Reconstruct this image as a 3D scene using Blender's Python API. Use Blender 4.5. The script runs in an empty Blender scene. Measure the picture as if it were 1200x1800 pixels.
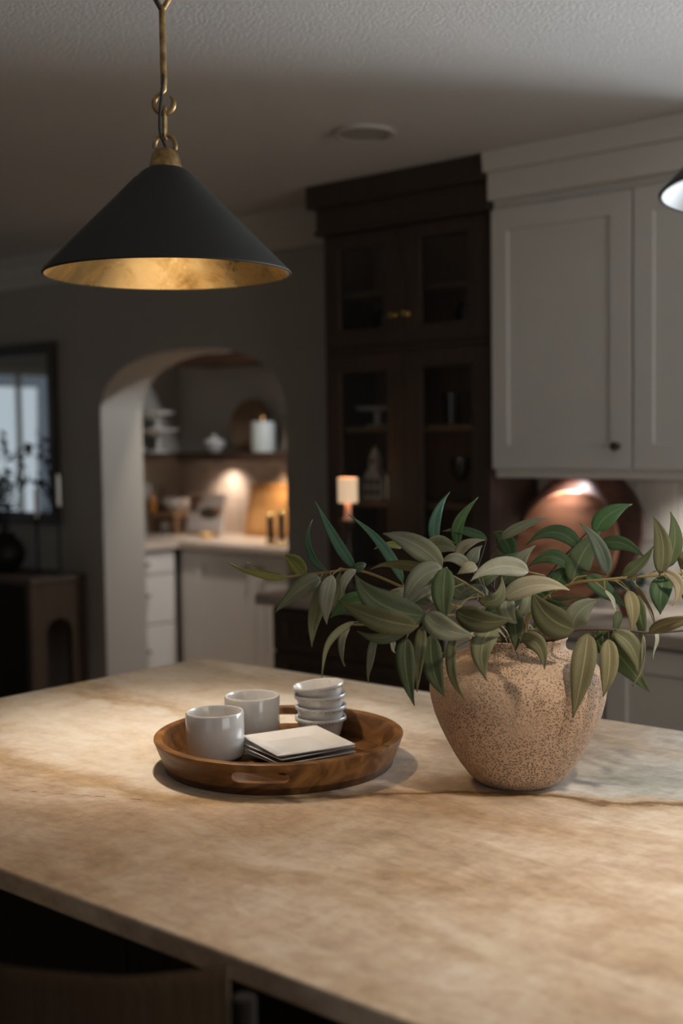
import bpy, bmesh, math, random
from mathutils import Vector, Matrix
random.seed(7)
PI = math.pi
SC = bpy.context.scene
COL = SC.collection

# ---------------------------------------------------------------- camera
CAM_Z = 1.488
yaw, pitch, roll = math.radians(-40.5), math.radians(-3.48), math.radians(-0.795)
fw = Vector((math.sin(yaw)*math.cos(pitch), math.cos(yaw)*math.cos(pitch), math.sin(pitch)))
rt = fw.cross(Vector((0, 0, 1))).normalized(); up = rt.cross(fw)
cr, sr = math.cos(roll), math.sin(roll)
rt2 = rt*cr + up*sr; up2 = up*cr - rt*sr
cam = bpy.data.cameras.new('camera'); camo = bpy.data.objects.new('camera', cam); COL.objects.link(camo)
M = Matrix((rt2, up2, -fw)).transposed().to_4x4(); M.translation = (0, 0, CAM_Z); camo.matrix_world = M
cam.sensor_fit = 'VERTICAL'; cam.sensor_height = 36; cam.sensor_width = 24; cam.lens = 2154*36/1800
cam.dof.use_dof = True; cam.dof.focus_distance = 2.03; cam.dof.aperture_fstop = 2.3
cam.clip_start = .05
SC.camera = camo
SC.cycles.transparent_max_bounces = 24
SC.view_settings.view_transform = 'Standard'; SC.view_settings.look = 'None'
SC.view_settings.gamma = 1; SC.view_settings.use_curve_mapping = False
SC.view_settings.exposure = 0.0

# ---------------------------------------------------------------- daylight
world = bpy.data.worlds.new('world'); SC.world = world; world.use_nodes = True
bg = world.node_tree.nodes['Background']
bg.inputs[0].default_value = (.72, .83, 1.0, 1); bg.inputs[1].default_value = 0.16

def area(name, loc, target, sx, sy, power, color, spread=170):
    l = bpy.data.lights.new(name, 'AREA'); l.shape = 'RECTANGLE'; l.size = sx; l.size_y = sy
    l.energy = power; l.color = color; l.spread = math.radians(spread)
    o = bpy.data.objects.new(name, l); COL.objects.link(o); o.location = loc
    o.rotation_euler = (Vector(target)-Vector(loc)).to_track_quat('-Z', 'Y').to_euler()
    return o
def spot(name, loc, target, power, color, ang, blend, rad=.03):
    l = bpy.data.lights.new(name, 'SPOT'); l.energy = power; l.color = color
    l.spot_size = math.radians(ang); l.spot_blend = blend; l.shadow_soft_size = rad
    o = bpy.data.objects.new(name, l); COL.objects.link(o); o.location = loc
    o.rotation_euler = (Vector(target)-Vector(loc)).to_track_quat('-Z', 'Y').to_euler()
    return o
def point(name, loc, power, color, rad=.03):
    l = bpy.data.lights.new(name, 'POINT'); l.energy = power; l.color = color; l.shadow_soft_size = rad
    o = bpy.data.objects.new(name, l); COL.objects.link(o); o.location = loc
    return o
WARM = (1.0, .74, .46); COOL = (.86, .93, 1.0); DAY = (1.0, .97, .93)
area('daylight_sink_window_sky', (-.25, 4.22, 1.62), (-.45, 2.2, 1.35), 1.75, 1.0, 46, COOL)
area('daylight_sink_window_ground', (-.1, 5.0, .95), (-.9, 3.0, 2.44), 2.2, 1.2, 105, (.84, .92, 1.0))
area('daylight_added_window_right', (3.13, 1.45, 1.25), (0, 1.4, 1.2), 2.5, 1.9, 44, DAY)  # area light in the unseen window added on the right wall
area('daylight_added_window_front', (0.4, -3.13, 1.45), (-.6, 2, 1.4), 2.2, 1.5, 5, DAY)  # ambient fill, entering by an unseen window added in the front wall
area('daylight_left_window', (-8.25, 2.35, 1.42), (-5, 2.2, 1.3), 1.2, 1.0, 2.0, COOL)
spot('pantry_ceiling_lamp', (-3.55, 4.72, 2.42), (-4.9, 4.25, .9), 84, (.93, .96, 1.0), 100, .6, .06)
spot('pantry_fill_front', (-4.45, 4.30, 2.42), (-4.6, 4.75, .3), 70, (1, .84, .72), 75, .8, .05)  # added fill spot that brightens the pantry cabinet doors, no real fitting
spot('pantry_shelf_lamp', (-5.33, 5.13, 1.352), (-5.33, 5.19, .9), 8, (1, .80, .64), 125, .9, .02)
spot('pantry_shelf_lamp_right', (-4.80, 5.08, 1.352), (-4.85, 5.16, .9), 9, (1, .70, .42), 125, .9, .02)
spot('under_cabinet_lamp', (-2.14, 3.70, 1.362), (-2.16, 3.78, .9), 9, (1.0, .90, .90), 110, .9, .02)
spot('under_cabinet_lamp_right', (-1.62, 3.70, 1.362), (-1.62, 3.80, .9), 9, (1.0, .94, .88), 130, .9, .02)

# ---------------------------------------------------------------- mesh helpers
class MB:
    def __init__(s): s.v = []; s.f = []; s.m = []; s.sm = []; s.uv = {}
    def add(s, vs, fs, mi=0, smooth=False):
        b = len(s.v); s.v += [tuple(v) for v in vs]
        for f in fs:
            s.f.append(tuple(b+i for i in f)); s.m.append(mi); s.sm.append(smooth)
        return s
    def box(s, x0, x1, y0, y1, z0, z1, mi=0):
        return s.add([(x0,y0,z0),(x1,y0,z0),(x1,y1,z0),(x0,y1,z0),(x0,y0,z1),(x1,y0,z1),(x1,y1,z1),(x0,y1,z1)],
            [(3,2,1,0),(4,5,6,7),(0,1,5,4),(1,2,6,5),(2,3,7,6),(3,0,4,7)], mi)
    def frame(s, x0, x1, z0, z1, ix0, ix1, iz0, iz1, y0, y1, mi=0):   # rectangular ring in the XZ plane
        o = [(x0,z0),(x1,z0),(x1,z1),(x0,z1)]; n = [(ix0,iz0),(ix1,iz0),(ix1,iz1),(ix0,iz1)]
        vs = [(x,y0,z) for x,z in o]+[(x,y0,z) for x,z in n]+[(x,y1,z) for x,z in o]+[(x,y1,z) for x,z in n]
        fs = []
        for i in range(4):
            j = (i+1) % 4
            fs += [(i,j,4+j,4+i),(8+j,8+i,12+i,12+j),(j,i,8+i,8+j),(4+i,4+j,12+j,12+i)]
        return s.add(vs, fs, mi)
    def lathe(s, prof, c=(0,0,0), n=40, mi=0, smooth=True, close=False):
        vs = []; fs = []
        m = len(prof)
        for r, z in prof:
            for k in range(n):
                a = 2*PI*k/n; vs.append((c[0]+r*math.cos(a), c[1]+r*math.sin(a), c[2]+z))
        for i in range(m if close else m-1):
            i2 = (i+1) % m
            for k in range(n):
                k2 = (k+1) % n; fs.append((i*n+k, i*n+k2, i2*n+k2, i2*n+k))
        if not close:
            if prof[0][0] > 1e-5: fs.append(tuple(range(n-1, -1, -1)))
            if prof[-1][0] > 1e-5: fs.append(tuple((m-1)*n+k for k in range(n)))
        return s.add(vs, fs, mi, smooth)
    def tube(s, pts, r, n=8, mi=0, closed=False, cap=True):
        pts = [Vector(p) for p in pts]; N = len(pts)
        rr = r if isinstance(r, (list, tuple)) else [r]*N
        vs = []; fs = []; pn = None
        for i, p in enumerate(pts):
            a = pts[(i-1) % N] if (closed or i > 0) else p
            b = pts[(i+1) % N] if (closed or i < N-1) else p
            t = (b-a).normalized()
            if pn is None:
                pn = t.orthogonal().normalized()
            pn = (pn - t*pn.dot(t)).normalized(); bn = t.cross(pn)
            for k in range(n):
                g = 2*PI*k/n; vs.append(p+(pn*math.cos(g)+bn*math.sin(g))*rr[i])
        for i in range(N if closed else N-1):
            i2 = (i+1) % N
            for k in range(n):
                k2 = (k+1) % n; fs.append((i*n+k, i*n+k2, i2*n+k2, i2*n+k))
        if not closed and cap:
            fs.append(tuple(range(n-1, -1, -1))); fs.append(tuple((N-1)*n+k for k in range(n)))
        return s.add(vs, fs, mi, True)
    def prism(s, poly, d0, d1, axis='y', mi=0, smooth=False):          # poly in the plane across axis, extruded d0..d1
        def P(a, b, d): return (a, d, b) if axis == 'y' else ((d, a, b) if axis == 'x' else (a, b, d))
        n = len(poly); vs = [P(a, b, d0) for a, b in poly]+[P(a, b, d1) for a, b in poly]
        fs = [tuple(range(n)), tuple(range(2*n-1, n-1, -1))]
        fs += [(i, n+i, n+(i+1) % n, (i+1) % n) for i in range(n)]
        return s.add(vs, fs, mi, smooth)

def top_of(o):
    while o.parent: o = o.parent
    return o
def obj(name, mb, mats, parent=None, loc=None, bevel=0, seg=2, xf=None):
    if parent is not None: off = Vector(top_of(parent).location)
    else: off = Vector(loc) if loc is not None else Vector((0, 0, 0))
    vs = [(xf @ Vector(v) if xf else Vector(v)) - off for v in mb.v]
    me = bpy.data.meshes.new(name); me.from_pydata([tuple(v) for v in vs], [], mb.f)
    if not isinstance(mats, (list, tuple)): mats = [mats]
    for m in mats: me.materials.append(m)
    me.polygons.foreach_set('material_index', mb.m); me.polygons.foreach_set('use_smooth', mb.sm)
    b = bmesh.new(); b.from_mesh(me); bmesh.ops.recalc_face_normals(b, faces=b.faces)
    for e in b.edges:
        if len(e.link_faces) == 2 and e.calc_face_angle(0) > .75: e.smooth = False
    b.to_mesh(me); b.free()
    o = bpy.data.objects.new(name, me); COL.objects.link(o)
    if parent is not None: o.parent = parent
    else: o.location = off
    if bevel:
        md = o.modifiers.new('bevel', 'BEVEL'); md.width = bevel; md.segments = seg; md.limit_method = 'ANGLE'; md.angle_limit = .6
        md.harden_normals = False
    return o
def tag(o, label=None, cat=None, group=None, kind=None):
    if label: o['label'] = label
    if cat: o['category'] = cat
    if group: o['group'] = group
    if kind: o['kind'] = kind
    return o
def thing(name, label, cat, loc=(0, 0, 0), group=None, rz=0):
    o = bpy.data.objects.new(name, None); COL.objects.link(o); o.location = loc; o.rotation_euler = (0, 0, rz)
    o.empty_display_size = .05
    return tag(o, label, cat, group)
def struct(name, mb, mats, parent=None, bevel=0):
    o = obj(name, mb, mats, parent, bevel=bevel)
    if parent is None: o['kind'] = 'structure'
    return o
def copy_tree(o, parent=None):
    c = o.copy(); COL.objects.link(c)
    if parent is not None: c.parent = parent
    for ch in list(o.children): copy_tree(ch, c)
    return c

def smoothpts(pts, k=6):
    P = [Vector(p) if len(p) == 3 else Vector((p[0], p[1], 0)) for p in pts]; P = [P[0]*2-P[1]]+P+[P[-1]*2-P[-2]]; out = []
    for i in range(1, len(P)-2):
        a, b, c, d = P[i-1:i+3]
        for q in range(k):
            t = q/k; out.append(.5*((2*b)+(c-a)*t+(2*a-5*b+4*c-d)*t*t+(3*b-a-3*c+d)*t**3))
    out.append(P[-2]); return out

# ---------------------------------------------------------------- materials
def mat(name, color, rough=.5, metal=0, **kw):
    m = bpy.data.materials.new(name); m.use_nodes = True
    nt = m.node_tree; p = nt.nodes['Principled BSDF']
    p.inputs['Base Color'].default_value = (*color, 1); p.inputs['Roughness'].default_value = rough; p.inputs['Metallic'].default_value = metal
    for k, v in kw.items():
        if k in p.inputs: p.inputs[k].default_value = v
    return m
def N(m, t, **kw):
    n = m.node_tree.nodes.new(t)
    for k, v in kw.items():
        if hasattr(n, k): setattr(n, k, v)
        else: n.inputs[k].default_value = v
    return n
def lk(m, a, b): m.node_tree.links.new(a, b)
def ramp(m, fac, stops):
    r = N(m, 'ShaderNodeValToRGB'); e = r.color_ramp.elements
    while len(e) < len(stops): e.new(.5)
    for i, (p, c) in enumerate(stops): e[i].position = p; e[i].color = (*c, 1)
    lk(m, fac, r.inputs[0]); return r.outputs[0]
def coords(m, scale=(1, 1, 1), rot=(0, 0, 0), kind='Object'):
    tc = N(m, 'ShaderNodeTexCoord'); mp = N(m, 'ShaderNodeMapping'); mp.inputs['Scale'].default_value = scale; mp.inputs['Rotation'].default_value = rot
    lk(m, tc.outputs[kind], mp.inputs[0]); return mp.outputs[0]
def noise(m, vec, scale, detail=4, rough=.55, dist=0):
    n = N(m, 'ShaderNodeTexNoise'); n.inputs['Scale'].default_value = scale; n.inputs['Detail'].default_value = detail
    n.inputs['Roughness'].default_value = rough; n.inputs['Distortion'].default_value = dist
    lk(m, vec, n.inputs['Vector']); return n.outputs['Fac']
def bump(m, h, strength=.2, dist=.01, prev=None):
    b = N(m, 'ShaderNodeBump'); b.inputs['Strength'].default_value = strength; b.inputs['Distance'].default_value = dist
    lk(m, h, b.inputs['Height'])
    if prev is not None: lk(m, prev, b.inputs['Normal'])
    lk(m, b.outputs[0], m.node_tree.nodes['Principled BSDF'].inputs['Normal']); return b.outputs[0]
def mixc(m, fac, a, b, mode='MIX'):
    x = N(m, 'ShaderNodeMix'); x.data_type = 'RGBA'; x.blend_type = mode
    for s, v in ((0, fac), (6, a), (7, b)):
        if hasattr(v, 'is_output'): lk(m, v, x.inputs[s])
        else: x.inputs[s].default_value = v if s == 0 else (*v, 1)
    return x.outputs[2]
def base(m, c): lk(m, c, m.node_tree.nodes['Principled BSDF'].inputs['Base Color'])
def paint(name, color, rough=.5, b=.05, sc=60):
    m = mat(name, color, rough); v = coords(m); n = noise(m, v, 3)
    base(m, ramp(m, n, [(.3, [c*.94 for c in color]), (.7, color)])); bump(m, noise(m, v, sc, 3), b, .002); return m
def wood(name, dark, light, scale=(2, 30, 30), rough=.45, b=.08):
    m = mat(name, light, rough, **({'Specular IOR Level': .2} if rough > .7 else {})); v = coords(m, scale); n = noise(m, v, 1.6, 6, .6, 1.2); n2 = noise(m, v, 7, 3)
    c = ramp(m, n, [(.3, dark), (.55, light), (.75, [x*.8 for x in light])]); c = mixc(m, .25, c, ramp(m, n2, [(.35, dark), (.7, light)]))
    base(m, c); bump(m, n, b, .003); return m
def glassy(name, tint=(1, 1, 1), refl=.06, rough=.02):
    m = bpy.data.materials.new(name); m.use_nodes = True; nt = m.node_tree; nt.nodes.remove(nt.nodes['Principled BSDF'])
    t = N(m, 'ShaderNodeBsdfTransparent'); t.inputs[0].default_value = (*tint, 1); g = N(m, 'ShaderNodeBsdfGlossy'); g.inputs['Roughness'].default_value = rough
    f = N(m, 'ShaderNodeFresnel'); f.inputs[0].default_value = 1.45; mx = N(m, 'ShaderNodeMixShader')
    lk(m, f.outputs[0], mx.inputs[0]); lk(m, t.outputs[0], mx.inputs[1]); lk(m, g.outputs[0], mx.inputs[2])
    lk(m, mx.outputs[0], nt.nodes['Material Output'].inputs[0]); return m
def emit(name, color, strength):
    m = mat(name, color, .6); p = m.node_tree.nodes['Principled BSDF']
    p.inputs['Emission Color'].default_value = (*color, 1); p.inputs['Emission Strength'].default_value = strength; return m

WALL = paint('wall_paint', (.42, .39, .34), .75)
CEIL = mat('ceiling_texture_paint', (.64, .62, .59), .85); _v = coords(CEIL); bump(CEIL, noise(CEIL, _v, 120, 4, .7), .9, .006)
TRIM = paint('trim_paint', (.60, .57, .50), .5)
CAB = paint('cabinet_cream_paint', (.64, .62, .575), .42, .04)
PCAB = paint('pantry_cabinet_paint', (.66, .64, .60), .4, .04)
DARK = wood('hutch_dark_wood', (.032, .020, .013), (.056, .036, .025), (25, 25, 2), .5)
DARKI = wood('hutch_inside_wood', (.10, .06, .035), (.16, .10, .06), (25, 25, 2), .5)
SHELFW = wood('hutch_shelf_edge_wood', (.22, .13, .07), (.36, .22, .12), (3, 30, 30), .5)
BLACKW = wood('island_base_black_wood', (.011, .008, .006), (.019, .014, .010), (25, 25, 2), .75)
FLOORM = wood('floor_oak', (.20, .12, .07), (.32, .21, .13), (1.2, 12, 1), .45)
BRASS = mat('aged_brass', (.42, .28, .12), .42, 1); _v = coords(BRASS); _n = noise(BRASS, _v, 70, 5)
base(BRASS, ramp(BRASS, _n, [(.3, (.20, .12, .05)), (.65, (.50, .34, .16))])); bump(BRASS, _n, .25, .002)
GOLDK = mat('polished_brass', (.85, .60, .25), .22, 1)
BRONZE = mat('dark_bronze', (.12, .09, .07), .35, .9)
BLACK = mat('black_iron', (.015, .014, .013), .5, .3)
CERAM = mat('white_glazed_ceramic', (.62, .605, .58), .14); CERAM.node_tree.nodes['Principled BSDF'].inputs['Coat Weight'].default_value = .3
WHITE = mat('white_stoneware', (.72, .70, .66), .35)
WAX = mat('cream_candle_wax', (.74, .70, .62), .5)
PANE = glassy('cabinet_pane_glass'); TUMB = glassy('clear_tumbler_glass', (.93, .95, .95))
MIRR = mat('mirror_glass', (.72, .76, .76), .03, 1)
GROUT = mat('tile_grout', (.42, .40, .37), .9)
def tile_mat(name, c):
    m = mat(name, c, .25); v = coords(m, kind='Object'); oi = N(m, 'ShaderNodeObjectInfo')
    base(m, ramp(m, oi.outputs['Random'], [(0, [x*.78 for x in c]), (1, [x*1.1 for x in c])])); bump(m, noise(m, v, 25, 2), .35, .004); return m
TILE = tile_mat('glazed_cream_tile', (.58, .55, .50)); PTILE = tile_mat('pantry_glazed_tile', (.56, .48, .41))

def mth(m, op, a, b=None, c=None):
    n = N(m, 'ShaderNodeMath'); n.operation = op
    for i, q in enumerate((a, b, c)):
        if q is None: continue
        if hasattr(q, 'is_output'): lk(m, q, n.inputs[i])
        else: n.inputs[i].default_value = q
    return n.outputs[0]
def sstep(m, v, lo, hi):
    n = N(m, 'ShaderNodeMapRange'); n.interpolation_type = 'SMOOTHSTEP'; n.inputs[1].default_value = lo; n.inputs[2].default_value = hi
    lk(m, v, n.inputs[0]); return n.outputs[0]
# quartzite worktop: cloudy beige, a long rusty vein wandering across the slab with a grey-green field behind it
STONE = mat('quartzite_stone', (.6, .5, .4), .3)
_tc = N(STONE, 'ShaderNodeTexCoord'); _sx = N(STONE, 'ShaderNodeSeparateXYZ'); lk(STONE, _tc.outputs['Object'], _sx.inputs[0])
_x, _y = _sx.outputs[0], _sx.outputs[1]                                # slab coordinates, origin at its middle
_fc = N(STONE, 'ShaderNodeFloatCurve'); _cv = _fc.mapping.curves[0]
_pts = [(-1.78, -.275), (-1.10, -.30), (-.88, -.29), (-.69, -.125), (-.45, .08), (-.29, .155), (0, .33), (.6, .55), (1.78, .60)]
for i, (px_, py_) in enumerate(_pts):
    q = ((px_+1.78)/3.56, py_+.5)
    if i == 0: _cv.points[0].location = q
    elif i == len(_pts)-1: _cv.points[-1].location = q
    else: _cv.points.new(*q)
_fc.mapping.update()
lk(STONE, mth(STONE, 'DIVIDE', mth(STONE, 'ADD', _x, 1.78), 3.56), _fc.inputs['Value'])
_g = mth(STONE, 'SUBTRACT', _fc.outputs[0], .5)
_n1 = noise(STONE, coords(STONE, (1, 1.6, 1)), 3.2, 5, .6); _n2 = noise(STONE, coords(STONE, (1, 1.5, 1), (0, 0, .4)), 11, 6, .65)
_dd = mth(STONE, 'ADD', mth(STONE, 'SUBTRACT', _y, _g), mth(STONE, 'ADD', mth(STONE, 'MULTIPLY', mth(STONE, 'SUBTRACT', _n1, .5), .16), mth(STONE, 'MULTIPLY', mth(STONE, 'SUBTRACT', _n2, .5), .07)))
_cl = noise(STONE, coords(STONE, (1.3, 2.3, 2.2), (0, 0, .3)), 2.6, 9, .66, .9)
_c = ramp(STONE, _cl, [(.30, (.40, .27, .165)), (.44, (.54, .41, .29)), (.56, (.62, .50, .385)), (.70, (.74, .645, .53))])
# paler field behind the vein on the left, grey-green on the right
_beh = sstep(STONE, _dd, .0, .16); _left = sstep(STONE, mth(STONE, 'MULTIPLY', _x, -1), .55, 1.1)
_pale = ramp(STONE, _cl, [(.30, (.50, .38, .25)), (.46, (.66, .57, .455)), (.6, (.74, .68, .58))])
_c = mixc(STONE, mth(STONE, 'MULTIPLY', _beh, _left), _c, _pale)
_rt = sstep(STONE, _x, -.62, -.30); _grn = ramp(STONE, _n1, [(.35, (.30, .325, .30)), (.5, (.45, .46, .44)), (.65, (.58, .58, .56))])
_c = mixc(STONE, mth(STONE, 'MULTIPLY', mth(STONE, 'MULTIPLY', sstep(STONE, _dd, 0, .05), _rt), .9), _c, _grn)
# tan bands and the vein itself
_ab = mth(STONE, 'ABSOLUTE', _dd); _band = mth(STONE, 'SUBTRACT', 1, sstep(STONE, _ab, .0, .055))
_c = mixc(STONE, mth(STONE, 'MULTIPLY', _band, .72), _c, (.40, .265, .12))
_thin = mth(STONE, 'MULTIPLY', mth(STONE, 'SUBTRACT', 1, sstep(STONE, _ab, .002, .017)), sstep(STONE, _x, -.9, -.6))
_c = mixc(STONE, mth(STONE, 'MULTIPLY', _thin, .85), _c, (.17, .095, .05))
_b2 = mth(STONE, 'ABSOLUTE', mth(STONE, 'ADD', mth(STONE, 'SUBTRACT', _y, .16), mth(STONE, 'ADD', mth(STONE, 'MULTIPLY', mth(STONE, 'SUBTRACT', _n1, .5), .5), mth(STONE, 'MULTIPLY', mth(STONE, 'SUBTRACT', _n2, .5), .1))))
_c = mixc(STONE, mth(STONE, 'MULTIPLY', mth(STONE, 'MULTIPLY', mth(STONE, 'SUBTRACT', 1, sstep(STONE, _b2, 0, .05)), sstep(STONE, mth(STONE, 'MULTIPLY', _x, -1), 1.0, 1.3)), .55), _c, (.42, .28, .13))
_b3 = mth(STONE, 'ABSOLUTE', mth(STONE, 'ADD', mth(STONE, 'SUBTRACT', _y, .50), mth(STONE, 'MULTIPLY', mth(STONE, 'SUBTRACT', _n1, .5), .4)))
_c = mixc(STONE, mth(STONE, 'MULTIPLY', mth(STONE, 'SUBTRACT', 1, sstep(STONE, _b3, 0, .07)), .45), _c, (.40, .30, .18))
# hairline on the left
_h1 = mth(STONE, 'ABSOLUTE', mth(STONE, 'ADD', mth(STONE, 'SUBTRACT', _y, mth(STONE, 'ADD', mth(STONE, 'MULTIPLY', _x, .46), .105)), mth(STONE, 'MULTIPLY', mth(STONE, 'SUBTRACT', _n2, .5), .02)))
_dash = noise(STONE, coords(STONE, (40, 8, 1)), 1, 2)
_c = mixc(STONE, mth(STONE, 'MULTIPLY', mth(STONE, 'MULTIPLY', mth(STONE, 'SUBTRACT', 1, sstep(STONE, _h1, .0005, .003)), sstep(STONE, mth(STONE, 'MULTIPLY', _x, -1), .84, .90)), sstep(STONE, _dash, .45, .6)), _c, (.12, .075, .04))
# fine fibrous streaks
_f1 = noise(STONE, coords(STONE, (17, 44, 30), (0, 0, .5)), 1, 7, .7, 1.0); _f2 = noise(STONE, coords(STONE, (30, 8, 30), (0, 0, .3)), 1, 5, .65, .4)
_d = noise(STONE, coords(STONE), 38, 6, .7)
_c = mixc(STONE, .50, _c, ramp(STONE, _f1, [(.32, (.30, .30, .30)), (.50, (.50, .50, .50)), (.68, (.68, .68, .68))]), 'OVERLAY')
_c = mixc(STONE, .30, _c, ramp(STONE, _f2, [(.34, (.34, .33, .32)), (.5, (.5, .5, .5)), (.66, (.66, .66, .66))]), 'OVERLAY')
_c = mixc(STONE, .30, _c, ramp(STONE, _d, [(.36, (.32, .31, .30)), (.5, (.5, .5, .5)), (.64, (.66, .66, .66))]), 'OVERLAY')
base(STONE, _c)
lk(STONE, ramp(STONE, _d, [(.3, (.46,)*3), (.7, (.34,)*3)]), STONE.node_tree.nodes['Principled BSDF'].inputs['Roughness']); bump(STONE, _f1, .12, .002)
GSTONE = mat('perimeter_stone', (.30, .25, .215), .35); _v = coords(GSTONE, (1, 3, 3)); base(GSTONE, ramp(GSTONE, noise(GSTONE, _v, 2.5, 6, .6, .8), [(.3, (.22, .18, .15)), (.6, (.40, .35, .30))]))

# pitted clay for the vase
CLAY = mat('pitted_clay', (.50, .36, .25), .88)
_v = coords(CLAY); _vo = N(CLAY, 'ShaderNodeTexVoronoi'); _vo.inputs['Scale'].default_value = 290; _vo.inputs['Randomness'].default_value = 1
lk(CLAY, _v, _vo.inputs['Vector']); _gate = noise(CLAY, _v, 14, 3, .6)
_pit = ramp(CLAY, _vo.outputs['Distance'], [(.10, (0, 0, 0)), (.40, (1, 1, 1))])
_gt = ramp(CLAY, _gate, [(.32, (.85, .85, .85)), (.56, (0, 0, 0))])
_pt = mixc(CLAY, 1, _pit, _gt, 'LIGHTEN'); _fine = noise(CLAY, _v, 60, 6, .7)
_cl = ramp(CLAY, noise(CLAY, _v, 9, 5, .6), [(.3, (.46, .315, .21)), (.7, (.57, .415, .30))])
base(CLAY, mixc(CLAY, .17, _cl, mixc(CLAY, _pt, (.15, .09, .05), _cl)))  # pits tinted darker: their relief shade is put into the clay colour
_h = mixc(CLAY, .3, _pt, _fine); bump(CLAY, _h, 1.0, .012)

# acacia tray
TRAYW = mat('acacia_wood', (.3, .15, .06), .42, **{'Specular IOR Level': .3}); _v = coords(TRAYW, (3, 14, 14), (0, 0, .3)); _n = noise(TRAYW, _v, 1.5, 7, .6, 1.3)
base(TRAYW, ramp(TRAYW, _n, [(.28, (.04, .015, .005)), (.48, (.17, .075, .023)), (.7, (.33, .16, .052))])); bump(TRAYW, _n, .08, .002)
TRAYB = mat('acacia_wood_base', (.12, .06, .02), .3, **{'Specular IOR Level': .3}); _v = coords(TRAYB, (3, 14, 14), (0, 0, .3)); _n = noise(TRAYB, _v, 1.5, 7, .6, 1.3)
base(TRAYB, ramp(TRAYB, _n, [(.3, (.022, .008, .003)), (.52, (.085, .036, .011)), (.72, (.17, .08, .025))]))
BOARDD = wood('walnut_board_wood', (.028, .014, .011), (.085, .042, .032), (3, 3, 14), .3)
BOARDL = wood('cherry_board_wood', (.085, .032, .016), (.40, .19, .105), (6, 6, 2), .4)
for _m in (BOARDD, BOARDL):
    for _nd in _m.node_tree.nodes:
        if _nd.type == 'MAPPING': _nd.inputs['Rotation'].default_value = (0, .62, 0); _nd.inputs['Scale'].default_value = (2.2, 10, 13)
OAKB = wood('oak_board_wood', (.36, .19, .07), (.56, .33, .14), (20, 20, 3), .45)
RISER = wood('riser_wood', (.20, .10, .045), (.36, .19, .09), (3, 30, 30), .5)
DSHELF = wood('dark_shelf_wood', (.03, .016, .01), (.07, .038, .022), (3, 3, 30), .5)
CONS = wood('console_brown_wood', (.045, .028, .017), (.085, .052, .032), (25, 25, 2), .5)
FRAMEW = wood('mirror_frame_wood', (.02, .013, .009), (.04, .026, .017), (25, 25, 2), .45)
WOVEN = mat('woven_cord', (.048, .028, .014), .9, **{'Specular IOR Level': .2}); _v = coords(WOVEN, (160, 160, 8)); bump(WOVEN, noise(WOVEN, _v, 1, 2), .8, .004)
# ================================================================ the room
H = 2.44; WY = 3.86; WT = .265
XL, XR, YF = -8.0, 3.0, -3.0
struct('floor', MB().box(XL-.2, XR+.2, YF-.2, 5.5, -.12, 0), FLOORM)
struct('ceiling', MB().box(XL-.2, XR+.2, YF-.2, 5.5, H, H+.15), CEIL)

# back wall with the arched opening and the sink window
AC, AW, SPR, RISE = -4.23, .6255, 1.62, .285
arch = []
for i in range(41):
    a = PI*i/40; c, s = math.cos(a), math.sin(a); e = 2/2.3
    arch.append((AC-AW*math.copysign(abs(c)**e, c), SPR+RISE*abs(s)**e))
poly = [(XL-.1, 0), (AC-AW, 0)] + arch + [(AC+AW, 0), (-1.43, 0), (-1.43, H), (XL-.1, H)]
wb = MB().prism(poly, WY, WY+WT, 'y')
wb.box(-1.43, 1.9, WY, WY+WT, 0, 1.12); wb.box(-1.43, 1.9, WY, WY+WT, 2.30, H); wb.box(1.9, XR+.1, WY, WY+WT, 0, H)
struct('wall_back', wb, WALL)
w = struct('window_1', MB().frame(-1.43, 1.9, 1.12, 2.3, -1.395, 1.865, 1.155, 2.265, WY+.12, WY+.17), TRIM)
obj('mullion', MB().box(.22, .25, WY+.125, WY+.165, 1.155, 2.265), TRIM, w)
obj('pane', MB().box(-1.394, 1.864, WY+.143, WY+.147, 1.156, 2.264), PANE, w)

# left wall with the window the mirror shows
wl = MB(); wl.box(XL-.1, XL, YF, 1.55, 0, H); wl.box(XL-.1, XL, 3.1, WY, 0, H); wl.box(XL-.1, XL, 1.55, 3.1, 0, .85); wl.box(XL-.1, XL, 1.55, 3.1, 2.05, H)
struct('wall_left', wl, WALL)
w = struct('window_2', MB().frame(1.55, 3.1, .85, 2.05, 1.6, 3.05, .9, 2.0, XL-.08, XL-.03), TRIM)
for v in w.data.vertices: v.co = (v.co.y, v.co.x, v.co.z)
w.data.flip_normals()
for y in (2.07, 2.56): obj('mullion', MB().box(XL-.075, XL-.035, y-.015, y+.015, .9, 2.0), TRIM, w)
obj('pane', MB().box(XL-.057, XL-.053, 1.601, 3.049, .901, 1.999), PANE, w)
wr = MB(); wr.box(XR, XR+.1, YF, .2, 0, H); wr.box(XR, XR+.1, 3.3, WY, 0, H); wr.box(XR, XR+.1, .2, 3.3, 0, .30); wr.box(XR, XR+.1, .2, 3.3, 2.28, H)
struct('wall_right', wr, WALL)
w = struct('window_added_right', MB().frame(.2, 3.3, .30, 2.28, .25, 3.25, .35, 2.23, XR+.03, XR+.08), TRIM)  # unseen window, added to give the right-hand daylight an opening
for v in w.data.vertices: v.co = (v.co.y, v.co.x, v.co.z)
w.data.flip_normals()
for y in (1.23, 2.23): obj('mullion', MB().box(XR+.035, XR+.075, y, y+.04, .35, 2.23), TRIM, w)
obj('pane', MB().box(XR+.053, XR+.057, .251, 3.249, .351, 2.229), PANE, w)
wf = MB(); wf.box(XL, -.75, YF-.1, YF, 0, H); wf.box(1.55, XR, YF-.1, YF, 0, H); wf.box(-.75, 1.55, YF-.1, YF, 0, .65); wf.box(-.75, 1.55, YF-.1, YF, 2.25, H)
struct('wall_front', wf, WALL)
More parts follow.
